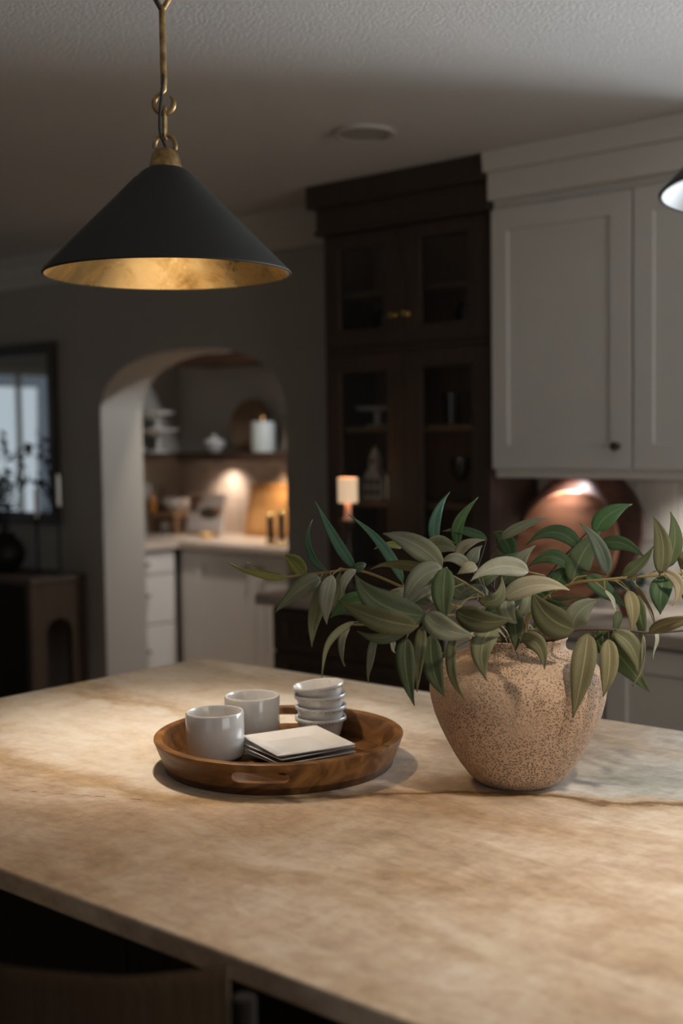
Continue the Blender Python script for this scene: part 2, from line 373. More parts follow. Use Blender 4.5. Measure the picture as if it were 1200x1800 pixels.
w = struct('window_added_front', MB().frame(-.75, 1.55, .65, 2.25, -.70, 1.50, .70, 2.20, YF-.08, YF-.03), TRIM)  # unseen window, added as the opening for the front fill
obj('pane', MB().box(-.699, 1.499, YF-.057, YF-.053, .701, 2.199), PANE, w)

# pantry beyond the arch
PX0, PY1, PX1 = -5.83, 5.25, -3.05
struct('wall_pantry_left', MB().box(PX0-.1, PX0, WY+WT, PY1, 0, H), WALL)
struct('wall_pantry_back', MB().box(PX0-.1, PX1+.1, PY1, PY1+.1, 0, H), WALL)
struct('wall_pantry_right', MB().box(PX1, PX1+.1, WY+WT, PY1, 0, H), WALL)

# crown moulding and baseboard on the back wall
def crown_profile(): return [(WY, 2.29), (WY-.018, 2.29), (WY-.022, 2.315), (WY-.045, 2.345), (WY-.072, 2.385), (WY-.088, 2.40), (WY-.09, H), (WY, H)]
struct('trim_1', MB().prism(crown_profile(), XL, -3.165, 'x'), TRIM)
struct('baseboard_back', MB().prism([(WY, 0), (WY-.016, 0), (WY-.016, .12), (WY-.01, .14), (WY, .14)], XL, AC-AW, 'x'), TRIM)

# tiled splashbacks: a grout bed with every tile on it
def tiles(name, x0, x1, z0, z1, y, tw, th, m, brick=True):
    bed = struct(name, MB().box(x0, x1, y-.006, y, z0, z1), GROUT)
    g = .003; me = None; i = 0; x = x0
    while x < x1-.005:
        wd = min(tw, x1-x); z = z0 - (th*.5 if (brick and i % 2) else 0)
        while z < z1-.01:
            a = max(z, z0); b = min(z+th, z1)
            if b-a > .01:
                t = obj('tile', MB().box(x+g/2, x+wd-g/2, y-.013-random.random()*.002, y-.0055, a+g/2, b-g/2), m, bed, bevel=.0015, seg=1)
            z += th
        x += tw; i += 1
    return bed
tiles('trim_2', -2.345, -1.47, .915, 1.372, WY, .067, .205, TILE, False)
tiles('trim_3', PX0+.002, -4.30, .915, 1.36, PY1, .067, .205, PTILE, False)

sp = thing('ceiling_speaker', 'round white flush speaker grille set in the textured ceiling', 'speaker', (-2.46, 3.01, H-.012))
obj('rim', MB().lathe([(.082, 0), (.096, 0), (.098, .012), (.082, .012)], (-2.46, 3.01, H-.0125), 48, close=True), paint('speaker_paint', (.46, .44, .41), .6), sp)
obj('grille', MB().lathe([(0, .004), (.081, .004), (.081, .011), (0, .011)], (-2.46, 3.01, H-.0125), 48), mat('speaker_mesh', (.33, .32, .30), .8), sp)

# ================================================================ perimeter cabinets
def shaker(name, parent, x0, x1, z0, z1, yf, m, sl=.065, sr=.065, st=.07, sb=.075, depth=.02, rec=.009, axis='y'):
    d = MB().frame(x0, x1, z0, z1, x0+sl, x1-sr, z0+sb, z1-st, yf, yf+depth)
    xf = None
    if axis == 'x': xf = Matrix(((0, 1, 0, 0), (1, 0, 0, 0), (0, 0, 1, 0), (0, 0, 0, 1)))   # swap x and y
    o = obj(name, d, m, parent, bevel=.0025, xf=xf)
    obj('panel', MB().box(x0+sl-.001, x1-sr+.001, yf+rec, yf+depth-.002, z0+sb-.001, z1-st+.001), m, o, xf=xf)
    return o
def knob(parent, x, y, z, m, r=.015):                                 # faces -Y, root on the door at y
    b = MB().lathe([(.0, 0), (r*.75, 0), (r*.75, .003), (r*.4, .005), (r*.38, .014), (r*.85, .018), (r, .024), (r*.8, .030), (0, .032)], (0, 0, 0), 20)
    return obj('knob', b, m, parent, xf=Matrix.Translation((x, y, z)) @ Matrix.Rotation(PI/2, 4, 'X'))

uc = thing('wall_cabinet', 'cream shaker wall cabinet with two doors above the tiled splashback', 'cabinet', (-1.906, 3.70, 1.343))
obj('body', MB().box(-2.342, -1.470, 3.562, WY-.001, 1.375, 2.30), CAB, uc)
d1 = shaker('door', uc, -2.34, -1.8195, 1.374, 2.250, 3.54, CAB, .064, .074, .074, .082)
knob(d1, -1.866, 3.54, 1.448, BRONZE)
d2 = shaker('door', uc, -1.8115, -1.472, 1.374, 2.250, 3.54, CAB, .068, .068, .074, .082)
knob(d2, -1.510, 3.54, 1.448, BRONZE)
obj('light_rail', MB().box(-2.335, -1.472, 3.556, 3.58, 1.343, 1.3748), CAB, uc, bevel=.003)
obj('frieze', MB().box(-2.342, -1.470, 3.522, 3.70, 2.280, 2.372), CAB, uc, bevel=.002)
obj('crown', MB().prism([(3.5215, 2.3725), (3.502, 2.3725), (3.500, 2.376), (3.494, 2.43), (3.492, 2.4385), (3.70, 2.4385), (3.70, 2.3725)], -2.345, -1.467, 'x'), CAB, uc)

wt = obj('perimeter_worktop', MB().box(-3.175, 1.6, 3.215, WY-.001, .876, .914), GSTONE, loc=(-1, 3.5, .876), bevel=.004)
tag(wt, 'brown grey stone worktop along the back wall under the cream cabinet', 'worktop')

b1 = thing('base_cabinet', 'cream base cabinet right behind the clay vase, nearest the dark hutch', 'cabinet', (-2.05, 3.5, 0), 'cream base cabinets')
obj('body', MB().box(-2.335, -1.757, 3.262, WY-.02, .10, .8755), CAB, b1)
shaker('door', b1, -2.332, -1.760, .12, .862, 3.24, CAB)
obj('plinth', MB().box(-2.335, -1.757, 3.32, 3.36, 0, .10), CAB, b1)
b2 = thing('base_cabinet', 'cream base cabinet at the right edge, right of the clay vase', 'cabinet', (-1.35, 3.5, 0), 'cream base cabinets')
obj('body', MB().box(-1.748, -.95, 3.262, WY-.02, .10, .8755), CAB, b2)
shaker('door', b2, -1.745, -1.352, .12, .862, 3.24, CAB); shaker('door', b2, -1.346, -.953, .12, .862, 3.24, CAB)
obj('plinth', MB().box(-1.748, -.95, 3.32, 3.36, 0, .10), CAB, b2)

# dark glass-fronted hutch standing on the worktop, with its own drawer base below
hu = thing('glass_front_hutch', 'tall dark wood hutch with glass doors between arch and cream cabinet', 'cabinet', (-2.735, 3.7, .914))
body = MB()
HX0, HX1 = -3.112, -2.356
body.box(HX0, HX0+.02, 3.582, WY-.001, .9145, 2.26); body.box(HX1-.02, HX1, 3.582, WY-.001, .9145, 2.26)
body.box(HX0+.02, HX1-.02, 3.582, WY-.02, 2.24, 2.26); body.box(HX0+.02, HX1-.02, 3.582, WY-.02, .9145, .935)
body.box(HX0+.02, HX1-.02, 3.582, WY-.02, 1.795, 1.832)
body.box(-2.750, -2.722, 3.582, 3.60, .935, 2.24)
obj('body', body, DARK, hu)
obj('back_panel', MB().box(HX0+.02, HX1-.02, WY-.018, WY-.002, .935, 2.24), DARKI, hu)
obj('mid_rail', MB().box(HX0-.004, HX1+.002, 3.566, 3.5815, 1.804, 1.826), DARK, hu, bevel=.002)
for z in (1.527, 1.243): obj('shelf', MB().box(HX0+.021, HX1-.021, 3.61, WY-.02, z-.018, z), SHELFW, hu)
obj('shelf', MB().box(HX0+.021, HX1-.021, 3.61, WY-.02, 2.02, 2.036), DARKI, hu)
def glass_door(x0, x1, z0, z1, gx0, gx1, gz0, gz1):
    d = obj('door', MB().frame(x0, x1, z0, z1, gx0, gx1, gz0, gz1, 3.56, 3.581), DARK, hu, bevel=.002)
    obj('pane', MB().box(gx0-.001, gx1+.001, 3.570, 3.573, gz0-.001, gz1+.001), PANE, d)
    return d
ku = glass_door(-3.110, -2.739, 1.828, 2.248, -3.037, -2.822, 1.891, 2.192); knob(ku, -2.772, 3.56, 1.930, GOLDK, .013)
ku = glass_door(-2.735, -2.358, 1.828, 2.248, -2.655, -2.450, 1.891, 2.200); knob(ku, -2.712, 3.56, 1.930, GOLDK, .013)
kl = glass_door(-3.110, -2.739, .930, 1.802, -3.037, -2.814, 1.00, 1.732); knob(kl, -2.772, 3.56, 1.015, GOLDK, .013)
kl = glass_door(-2.735, -2.358, .930, 1.802, -2.655, -2.440, 1.00, 1.738); knob(kl, -2.712, 3.56, 1.015, GOLDK, .013)
obj('crown', MB().box(HX0-.045, HX1+.004, 3.512, WY-.001, 2.352, 2.4385), DARK, hu, bevel=.002)
obj('frieze', MB().box(HX0-.018, HX1+.006, 3.538, WY-.001, 2.270, 2.3518), DARK, hu, bevel=.002)
obj('moulding', MB().box(HX0-.026, HX1+.008, 3.532, WY-.001, 2.252, 2.2698), DARK, hu, bevel=.003)

hb = thing('hutch_drawer_cabinet', 'dark wood drawer base under the worktop, below the glass hutch', 'cabinet', (-2.735, 3.5, 0))
obj('body', MB().box(HX0, -2.345, 3.262, WY-.001, .10, .8755), DARK, hb)
z = .866
for hgt in (.155, .155, .23, .19):
    x = shaker('drawer', hb, HX0+.004, -2.349, z-hgt, z, 3.24, DARK, .06, .06, .04, .04)
    for kx in (-2.93, -2.53): knob(x, kx, 3.2485, z-hgt/2, BRONZE, .013)
    z -= hgt+.006
obj('plinth', MB().box(HX0, -2.345, 3.32, 3.36, 0, .10), DARK, hb)

# things inside and in front of the hutch
def lathe_thing(name, label, cat, prof, loc, m, n=32, group=None):
    o = obj(name, MB().lathe(prof, loc, n), m, loc=loc); return tag(o, label, cat, group)
cs = thing('cake_stand', 'small white pedestal dish on the upper shelf behind left hutch door', 'dish', (-2.985, 3.72, 1.527))
obj('foot', MB().lathe([(.05, 0), (.045, .006), (.018, .012), (.014, .03), (.016, .055), (.02, .06)], (-2.985, 3.72, 1.5272), 28), WHITE, cs)
obj('plate', MB().lathe([(0, .0605), (.07, .0605), (.085, .068), (.088, .078), (.083, .077), (.07, .071), (0, .070)], (-2.985, 3.72, 1.5272), 32), WHITE, cs)
# pierced ceramic house
ho = thing('ceramic_house', 'pale ceramic chapel ornament with pierced windows in the hutch', 'ornament', (-2.985, 3.70, 1.243))
hx, hy, hz = -2.985, 3.70, 1.2432
b = MB().prism([(hx-.052, hz), (hx+.052, hz), (hx+.052, hz+.075), (hx+.022, hz+.118), (hx-.022, hz+.118), (hx-.052, hz+.075)], hy-.025, hy+.025)
obj('wall', b, WHITE, ho, bevel=.003)
obj('tower', MB().box(hx-.018, hx+.018, hy-.018, hy+.018, hz+.112, hz+.165), WHITE, ho, bevel=.002)
obj('spire', MB().lathe([(.022, .165), (.017, .185), (.006, .205), (0, .212)], (hx, hy, hz), 12), WHITE, ho)
HOLE = mat('dark_opening', (.02, .016, .012), .9)
for ax, az in ((-.03, .02), (0, .02), (.03, .02), (-.03, .06), (0, .06), (.03, .06), (0, .14)):
    wn = [(hx+ax-.009, hz+az), (hx+ax+.009, hz+az), (hx+ax+.009, hz+az+.018), (hx+ax, hz+az+.029), (hx+ax-.009, hz+az+.018)]
    yy = hy-.0262 if az < .1 else hy-.0192
    obj('window', MB().prism(wn, yy, yy+.002), HOLE, ho)
# tumblers and glasses
tp = [(.0, 0), (.030, 0), (.036, .12), (.0345, .12), (.029, .006), (0, .006)]
gl = None
gpos = [(-2.62+.082*i, 3.70+.05*(i % 2), 1.527) for i in range(3)]
labs = ['clear tall tumbler, leftmost of the row behind right hutch door', 'clear tall tumbler, middle of the row behind right hutch door', 'clear tall tumbler, rightmost of the row behind right hutch door']
for p, lb in zip(gpos, labs): lathe_thing('drinking_glass', lb, 'glass', tp, (p[0], p[1], p[2]+.0003), TUMB, 24, 'tumblers in the hutch')
wp = [(0, 0), (.032, 0), (.032, .003), (.005, .008), (.0045, .07), (.02, .085), (.036, .12), (.034, .165), (.0325, .165), (.034, .12), (.018, .088), (0, .076)]
for i, lb in enumerate(['clear stemmed wine glass left of its neighbour, lower shelf behind right hutch door', 'clear stemmed wine glass right of its neighbour, lower shelf behind right hutch door']):
    lathe_thing('wine_glass', lb, 'glass', wp, (-2.60+.09*i, 3.72, 1.2433), TUMB, 24, 'wine glasses in the hutch')
jp = [(0, 0), (.05, 0), (.055, .02), (.055, .11), (.04, .13), (.04, .14), (.037, .14), (.05, .108), (.05, .01), (0, .008)]
lathe_thing('glass_jar', 'clear glass jar behind the upper left hutch door', 'jar', jp, (-2.93, 3.72, 1.8323), TUMB, 28)
lathe_thing('glass_jar', 'clear glass jar behind the upper right hutch door', 'jar', jp, (-2.55, 3.72, 1.8323), TUMB, 28)
# small lamp on a turned stand in front of the left door
lm = thing('table_lamp', 'small lit lamp with cream shade before the left hutch door', 'lamp', (-2.895, 3.43, .914))
lx, ly, lz = -2.898, 3.43, .9145
obj('stand', MB().lathe([(.048, 0), (.048, .008), (.02, .018), (.012, .04), (.010, .13), (.018, .15), (.010, .17), (.010, .23), (.02, .25), (.034, .262), (.034, .27)], (lx, ly, lz), 28), DARK, lm)
obj('neck', MB().lathe([(.020, .2705), (.014, .285), (.012, .32), (.014, .336), (.006, .34)], (lx, ly, lz), 24), mat('pink_cream_ceramic', (.62, .45, .38), .4), lm)
obj('lamp_shade', MB().lathe([(.036, .335), (.0365, .415), (.037, .425), (.035, .425), (.0345, .335)], (lx, ly, lz), 36, close=True), emit('lit_shade', (.95, .66, .42), .55), lm)
point('table_lamp_bulb', (lx, ly, lz+.385), .25, (1, .7, .42), .012)

# round boards leaning on the splashback
def disc(name, label, x, yb, r, th, lean, m, z0=.9142, cat='board'):
    b = MB().lathe([(0, 0), (r-.006, 0), (r, .005), (r, th-.005), (r-.006, th), (0, th)], (0, 0, 0), 72, smooth=False)
    xf = Matrix.Translation((x, yb, z0)) @ Matrix.Rotation(-lean, 4, 'X') @ Matrix.Translation((0, 0, r)) @ Matrix.Rotation(PI/2, 4, 'X')
    return tag(obj(name, b, m, loc=(x, yb, z0), xf=xf), label, cat)
disc('serving_board', 'large dark round serving board leaning on the cream tiles, rear one', -2.098, 3.645, .238, .02, .33, BOARDD)
disc('serving_board', 'smaller reddish brown round board leaning in front of the dark one', -2.118, 3.598, .198, .018, .30, BOARDL)
# little plant in a clay pot beside them
pp = thing('potted_herb', 'small dark green plant in a reddish pot beside the round boards', 'plant', (-1.80, 3.50, .914))
px, py, pz = -1.80, 3.50, .9143
obj('pot', MB().lathe([(0, 0), (.032, 0), (.042, .06), (.046, .06), (.047, .075), (.041, .075), (.038, .06), (0, .055)], (px, py, pz), 28), mat('terracotta', (.22, .085, .05), .8), pp)
HERB = mat('herb_leaf', (.025, .06, .045), .6)
rr = random.Random(3)
lfm = MB()
for i in range(70):
    a = rr.random()*2*PI; e = rr.uniform(-.1, 1.3); d = rr.uniform(.03, .085); c = Vector((px+d*math.cos(a)*math.cos(e)*1.1, py+d*math.sin(a)*math.cos(e)*.9, pz+.085+d*math.sin(e)*.7))
    u = Vector((rr.uniform(-1, 1), rr.uniform(-1, 1), rr.uniform(-.6, .8))).normalized(); v = u.orthogonal().normalized(); s = rr.uniform(.012, .02)
    n = u.cross(v)*.002
    lfm.add([c-u*s, c+v*s*.5+n, c+u*s, c-v*s*.5+n, c-n], [(0, 1, 2), (0, 2, 3), (0, 4, 1), (1, 4, 2), (2, 4, 3), (3, 4, 0)])
f = obj('foliage', lfm, HERB, pp); f['kind'] = 'stuff'
obj('stem', MB().tube([(px, py, pz+.055), (px+.004, py, pz+.10)], .004, 6), HERB, pp)
# ================================================================ pantry fittings
pw = obj('pantry_worktop', MB().prism([(PX0+.001, WY+WT+.02), (-5.19, WY+WT+.02), (-5.19, 4.65), (-3.10, 4.65), (-3.10, PY1-.014), (PX0+.001, PY1-.014)], .876, .914, 'z'), mat('pantry_stone', (.52, .45, .38), .35), loc=(-5, 5, .876), bevel=.004)
tag(pw, 'pale stone corner worktop in the pantry beyond the arch', 'worktop')
dl = thing('drawer_cabinet', 'white drawer bank on the left inside the pantry', 'cabinet', (-5.5, 4.4, 0))
obj('body', MB().box(PX0+.002, -5.232, WY+WT+.03, 4.66, .10, .8755), PCAB, dl)
obj('plinth', MB().box(-5.30, -5.27, WY+WT+.03, 4.66, 0, .10), PCAB, dl)
def pull(parent, x, y, z, L, axis='y'):
    d = Vector((0, 1, 0)) if axis == 'y' else Vector((1, 0, 0)); o = Vector((1, 0, 0)) if axis == 'y' else Vector((0, -1, 0))
    c = Vector((x, y, z)); pts = [c-d*L/2, c-d*L/2+o*.022, c-d*L*.42+o*.028, c+d*L*.42+o*.028, c+d*L/2+o*.022, c+d*L/2]
    return obj('handle', MB().tube(pts, .006, 8), BRONZE, parent)
for z0, z1 in ((.742, .864), (.462, .734), (.115, .454)):
    o = obj('drawer', MB().box(-5.23, -5.212, WY+WT+.035, 4.640, z0, z1), PCAB, dl, bevel=.003)
    pull(o, -5.212, 4.375, (z0+z1)/2+(.0 if z1 > .8 else .03), .12)
pc = thing('pantry_cabinet', 'white pantry base cabinet with two doors facing the arch', 'cabinet', (-4.5, 4.95, 0))
obj('body', MB().box(-5.228, -3.11, 4.70, PY1-.02, .10, .8755), PCAB, pc)
obj('filler', MB().box(-5.21, -5.10, 4.683, 4.699, .115, .864), PCAB, pc)
for x0, x1, kx in ((-5.095, -4.615, -4.665), (-4.609, -4.13, -4.56)):
    d = shaker('door', pc, x0, x1, .115, .864, 4.678, PCAB); knob(d, kx, 4.678, .79, BRONZE, .014)
obj('plinth', MB().box(-5.228, -3.11, 4.76, 4.79, 0, .10), PCAB, pc)
s1 = obj('wall_shelf', MB().prism([(PX0+.001, WY+WT+.02), (-5.56, WY+WT+.02), (-5.56, 4.97), (-3.08, 4.97), (-3.08, PY1-.001), (PX0+.001, PY1-.001)], 1.361, 1.412, 'z'), DSHELF, loc=(-5, 5.1, 1.361), bevel=.003)
tag(s1, 'long dark corner shelf above the lit pantry counter', 'shelf')
s2 = obj('wall_shelf', MB().box(-5.56, -3.08, 4.97, PY1-.001, 1.925, 1.985), wood('upper_shelf_wood', (.07, .03, .017), (.15, .07, .04), (3, 3, 30), .5), loc=(-5, 5.1, 1.925), bevel=.003)
tag(s2, 'brown wooden shelf at the very top of the arch opening', 'shelf')
def cake(label, x, y, z, r, hgt, grp='white cake stands on the pantry shelf'):
    t = thing('cake_stand', label, 'cake stand', (x, y, z), grp)
    obj('foot', MB().lathe([(r*.55, 0), (r*.5, .008), (.016, .016), (.012, hgt*.5), (.018, hgt-.012), (.03, hgt-.002)], (x, y, z), 28), WHITE, t)
    obj('plate', MB().lathe([(0, hgt-.0015), (r*.9, hgt-.001), (r, hgt+.010), (r, hgt+.016), (r*.93, hgt+.012), (r*.88, hgt+.008), (0, hgt+.008)], (x, y, z), 36), WHITE, t)
cake('large white cake stand on the pantry shelf carrying a smaller one', -5.66, 4.93, 1.4123, .125, .125)
cake('small white cake stand standing on the large one on pantry shelf', -5.66, 4.93, 1.5458, .095, .098)
lathe_thing('white_dish', 'low white dish on the pantry shelf at the arch jamb', 'dish', [(0, 0), (.055, 0), (.075, .012), (.082, .03), (.078, .03), (.07, .014), (0, .01)], (-5.66, 4.74, 1.4123), WHITE)
tu = thing('lidded_bowl', 'small white lidded bowl on the dark pantry shelf', 'bowl', (-5.34, 5.09, 1.412))
obj('bowl', MB().lathe([(0, 0), (.03, 0), (.034, .006), (.058, .03), (.066, .055), (.064, .056)], (-5.34, 5.09, 1.4123), 32), WHITE, tu)
ld = obj('lid', MB().lathe([(.066, .0565), (.055, .07), (.03, .08), (.012, .083), (.012, .088), (.016, .096), (.010, .104), (0, .105)], (-5.34, 5.09, 1.4123), 32), WHITE, tu)
disc('round_tray', 'round woven brown tray leaning behind the pillar candle', -5.125, 5.16, .155, .022, .14, wood('basket_wood', (.10, .055, .028), (.22, .13, .065), (14, 14, 14), .7), 1.4123, 'tray')
cd = thing('pillar_candle', 'thick pale pillar candle on the dark pantry shelf', 'candle', (-4.895, 5.05, 1.412))
obj('wax', MB().lathe([(0, 0), (.066, 0), (.067, .01), (.067, .166), (.062, .172), (.03, .168), (0, .166)], (-4.895, 5.05, 1.4123), 36), mat('pale_blue_wax', (.40, .44, .43), .5), cd)
obj('flame', MB().lathe([(0, .172), (.005, .178), (.007, .186), (.004, .198), (0, .208)], (-4.895, 5.05, 1.4123), 12), emit('candle_flame', (1, .55, .25), .5), cd)
obj('wick', MB().tube([(-4.895, 5.05, 1.575), (-4.895, 5.05, 1.585)], .0015, 6), BLACK, cd)
lathe_thing('slim_vase', 'slim pale vase at the right end of the pantry shelf', 'vase', [(0, 0), (.03, 0), (.034, .02), (.028, .12), (.018, .17), (.02, .2), (.017, .2), (.012, .16), (0, .12)], (-4.70, 5.07, 1.4123), mat('pale_clay', (.50, .40, .32), .6))
lathe_thing('serving_bowl', 'white bowl on the highest pantry shelf under the arch top', 'bowl', [(0, 0), (.04, 0), (.09, .05), (.1, .08), (.095, .08), (.085, .05), (0, .012)], (-5.26, 5.08, 1.9853), WHITE)
# worktop things
ri = thing('wooden_riser', 'low brown wooden riser in the pantry corner holding a bowl', 'riser', (-5.66, 5.05, .914))
obj('top', MB().box(-5.815, -5.56, 4.96, 5.17, 1.022, 1.046), RISER, ri, bevel=.003)
for x in (-5.805, -5.59):
    for y in (4.975, 5.135): obj('leg', MB().box(x, x+.025, y, y+.02, .9143, 1.0218), RISER, ri)
lathe_thing('white_bowl', 'white bowl on the brown wooden riser in the pantry', 'bowl', [(0, 0), (.045, 0), (.05, .01), (.088, .05), (.095, .085), (.09, .085), (.082, .05), (0, .012)], (-5.665, 5.075, 1.0463), CERAM)
lathe_thing('amber_bottle', 'amber jar beside the white bowl on the pantry riser', 'jar', [(0, 0), (.026, 0), (.028, .06), (.018, .085), (.012, .1), (.013, .115), (0, .115)], (-5.785, 4.985, 1.0463), mat('amber_glass', (.45, .18, .03), .2))
for i, (x, lb) in enumerate(((-5.735, 'white cup under the pantry riser, left one'), (-5.635, 'dark cup under the pantry riser, right one'))):
    lathe_thing('cup', lb, 'cup', [(0, 0), (.034, 0), (.04, .07), (.037, .07), (.031, .006), (0, .006)], (x, 5.05, .9143), WHITE if i == 0 else BRONZE)
# cookbook on an easel
kb = thing('cookbook', 'white cookbook with a food picture propped on a pantry stand', 'book', (-5.40, 5.06, .914))
xf = Matrix.Translation((-5.38, 5.03, .918)) @ Matrix.Rotation(.02, 4, 'Z') @ Matrix.Rotation(-.12, 4, 'X')
def kbx(name, b, m): return obj(name, b, m, kb, xf=xf)
kbx('cover', MB().box(-.15, .15, .0, .014, .014, .245), mat('book_paper', (.66, .62, .60), .6))
kbx('stand', MB().box(-.13, .13, -.03, .0, 0, .013).box(-.10, .10, .0145, .024, .0, .17), RISER)
pic = MB(); 
def blob(cx, cz, rx, rz, y0, n=18): pic.prism([(cx+rx*math.cos(2*PI*k/n), cz+rz*math.sin(2*PI*k/n)) for k in range(n)], y0, y0+.0008)
blob(.03, .13, .085, .035, -.0012)
kbx('food_picture', pic, mat('ink_dark_green', (.07, .065, .04), .6))
pic = MB(); blob(-.085, .215, .06, .022, -.001); blob(.10, .145, .03, .02, -.0022); kbx('food_picture', pic, mat('ink_rust', (.32, .13, .07), .6))
pic = MB(); blob(-.10, .175, .035, .05, -.0012); kbx('food_picture', pic, mat('ink_brown', (.22, .12, .08), .6))
lathe_thing('brass_dish', 'little brass dish in front of the pantry cookbook', 'dish', [(0, 0), (.03, 0), (.045, .02), (.047, .028), (.044, .028), (.03, .006), (0, .005)], (-5.255, 4.93, .9143), GOLDK)
cbm = MB().frame(-.235, .235, 0, .31, -.20, .20, .035, .275, 0, .022)
cb = thing('cutting_board', 'rectangular oak cutting board leaning on the pantry tiles', 'board', (-4.83, 5.14, .914))
xf = Matrix.Translation((-4.90, 5.12, .9195)) @ Matrix.Rotation(-.2, 4, 'X')
obj('border', cbm, wood('oak_board_border', (.28, .13, .045), (.44, .23, .09), (20, 20, 3), .45), cb, xf=xf, bevel=.002)
obj('field', MB().box(-.2005, .2005, .004, .018, .0345, .2755), OAKB, cb, xf=xf)
for x, y, hh, lb in ((-4.560, 4.75, .175, 'shorter dark pepper mill with brass ends on pantry counter'), (-4.470, 4.74, .195, 'taller dark pepper mill with brass ends on pantry counter')):
    t = thing('pepper_mill', lb, 'mill', (x, y, .914), 'pepper mills in the pantry')
    obj('base', MB().lathe([(0, 0), (.026, 0), (.028, .006), (.026, .028), (.022, .032)], (x, y, .9143), 28), GOLDK, t)
    obj('body', MB().lathe([(.021, .0325), (.019, .05), (.019, hh-.04), (.021, hh-.03)], (x, y, .9143), 28), BRONZE, t)
    obj('cap', MB().lathe([(.021, hh-.0295), (.022, hh-.02), (.02, hh-.008), (.01, hh), (0, hh+.002)], (x, y, .9143), 28), GOLDK, t)

# ================================================================ living-room side on the left
mi = thing('wall_mirror', 'large dark framed mirror on the wall left of the arch', 'mirror', (-5.70, WY-.02, 1.06))
obj('frame', MB().frame(-6.25, -5.188, 1.062, 1.995, -6.19, -5.240, 1.118, 1.935, WY-.038, WY-.001), FRAMEW, mi, bevel=.004)
obj('mirror_glass', MB().box(-6.191, -5.239, WY-.02, WY-.014, 1.117, 1.936), MIRR, mi)
co = thing('console_table', 'dark wooden console table with arched end openings under the mirror', 'table', (-5.6, 3.68, 0))
CX0, CX1, CY0, CY1, CZ = -6.6, -4.975, 3.50, 3.838, .822
obj('top', MB().box(CX0, CX1, CY0, CY1, CZ-.035, CZ), CONS, co, bevel=.004)
def arched(y0, y1, z1, s, t):    # outline of an end panel with an arched cut-out
    a0, a1 = y0+s, y1-s; c = (a0+a1)/2; r = (a1-a0)/2; sp_ = z1-t-r
    return [(y0, 0), (a0, 0)] + [(c-r*math.cos(PI*k/14), sp_+r*math.sin(PI*k/14)) for k in range(15)] + [(a1, 0), (y1, 0), (y1, z1), (y0, z1)]
for x in (CX1-.045, CX0+.005): obj('end_panel', MB().prism(arched(CY0+.005, CY1-.005, CZ-.0352, .085, .17), x, x+.04, 'x'), CONS, co)
obj('front_panel', MB().prism(arched(CX0+.046, CX1-.046, CZ-.0352, .30, .20), CY0+.012, CY0+.04, 'y'), BLACKW, co)
def candlestick(x, y, hh, ch, lb, lc):
    t = thing('candlestick', lb, 'candlestick', (x, y, CZ), 'black candlesticks on the console')
    obj('base', MB().lathe([(0, 0), (.045, 0), (.045, .006), (.012, .014), (.008, .03)], (x, y, CZ+.0003), 24), BLACK, t)
    obj('stem', MB().lathe([(.0078, .0305), (.0065, hh*.5), (.008, hh-.03)], (x, y, CZ+.0003), 16), BLACK, t)
    obj('cup', MB().lathe([(.008, hh-.0295), (.018, hh-.02), (.018, hh), (.012, hh), (.011, hh-.015), (0, hh-.015)], (x, y, CZ+.0003), 20), BLACK, t)
    k = thing('taper_candle', lc, 'candle', (x, y, CZ+hh-.015), 'taper candles on the console')
    obj('wax', MB().lathe([(0, 0), (.0105, 0), (.0095, ch-.01), (.006, ch), (0, ch+.001)], (x, y, CZ+hh-.0145), 18), WAX, k)
    obj('wick', MB().tube([(x, y, CZ+hh-.0145+ch), (x, y, CZ+hh+ch)], .001, 5), BLACK, k)
candlestick(-5.13, 3.66, .285, .165, 'black candlestick on the console, left of the pair', 'white taper candle in the left black candlestick')
candlestick(-5.03, 3.72, .345, .17, 'black candlestick on the console, right of the pair', 'white taper candle in the right black candlestick')
vz = lathe_thing('dark_vase', 'dark rounded vase on the console left of the candlesticks', 'vase', [(0, 0), (.05, 0), (.09, .05), (.1, .1), (.08, .15), (.045, .18), (.05, .2), (.045, .2), (.04, .175), (0, .15)], (-5.40, 3.66, CZ+.0003), BLACK)
br = thing('dark_branches', 'dark leafy sprays rising from the black vase on the console', 'plant', (-5.40, 3.66, CZ+.16))
DKLEAF = mat('dark_foliage', (.012, .02, .014), .6)
rr = random.Random(11); st = MB(); lf = MB()
for i in range(11):
    a = rr.random()*2*PI; top = Vector((-5.40+.24*math.cos(a)*rr.uniform(.4, 1), 3.64+.12*math.sin(a), rr.uniform(1.18, 1.5)))
    p0 = Vector((-5.40, 3.66, CZ+.16)); p1 = p0.lerp(top, .5)+Vector((0, 0, .08)); pts = [p0.lerp(p1, t/5).lerp(p1.lerp(top, t/5), t/5) for t in range(6)]
    st.tube(pts, .0025, 5)
    for k in range(12):
        c = pts[0].lerp(pts[1], 0) if False else pts[min(5, 2+k//3)]+Vector((rr.uniform(-.05, .05), rr.uniform(-.05, .05), rr.uniform(-.05, .05)))
        u = Vector((rr.uniform(-1, 1), rr.uniform(-1, 1), rr.uniform(-.8, .8))).normalized(); v = u.orthogonal().normalized(); s = rr.uniform(.022, .04); n = u.cross(v)*.003
        lf.add([c-u*s, c+v*s*.45+n, c+u*s, c-v*s*.45+n, c-n], [(0, 1, 2), (0, 2, 3), (0, 4, 1), (1, 4, 2), (2, 4, 3), (3, 4, 0)])
obj('stem', st, DKLEAF, br); f = obj('foliage', lf, DKLEAF, br); f['kind'] = 'stuff'
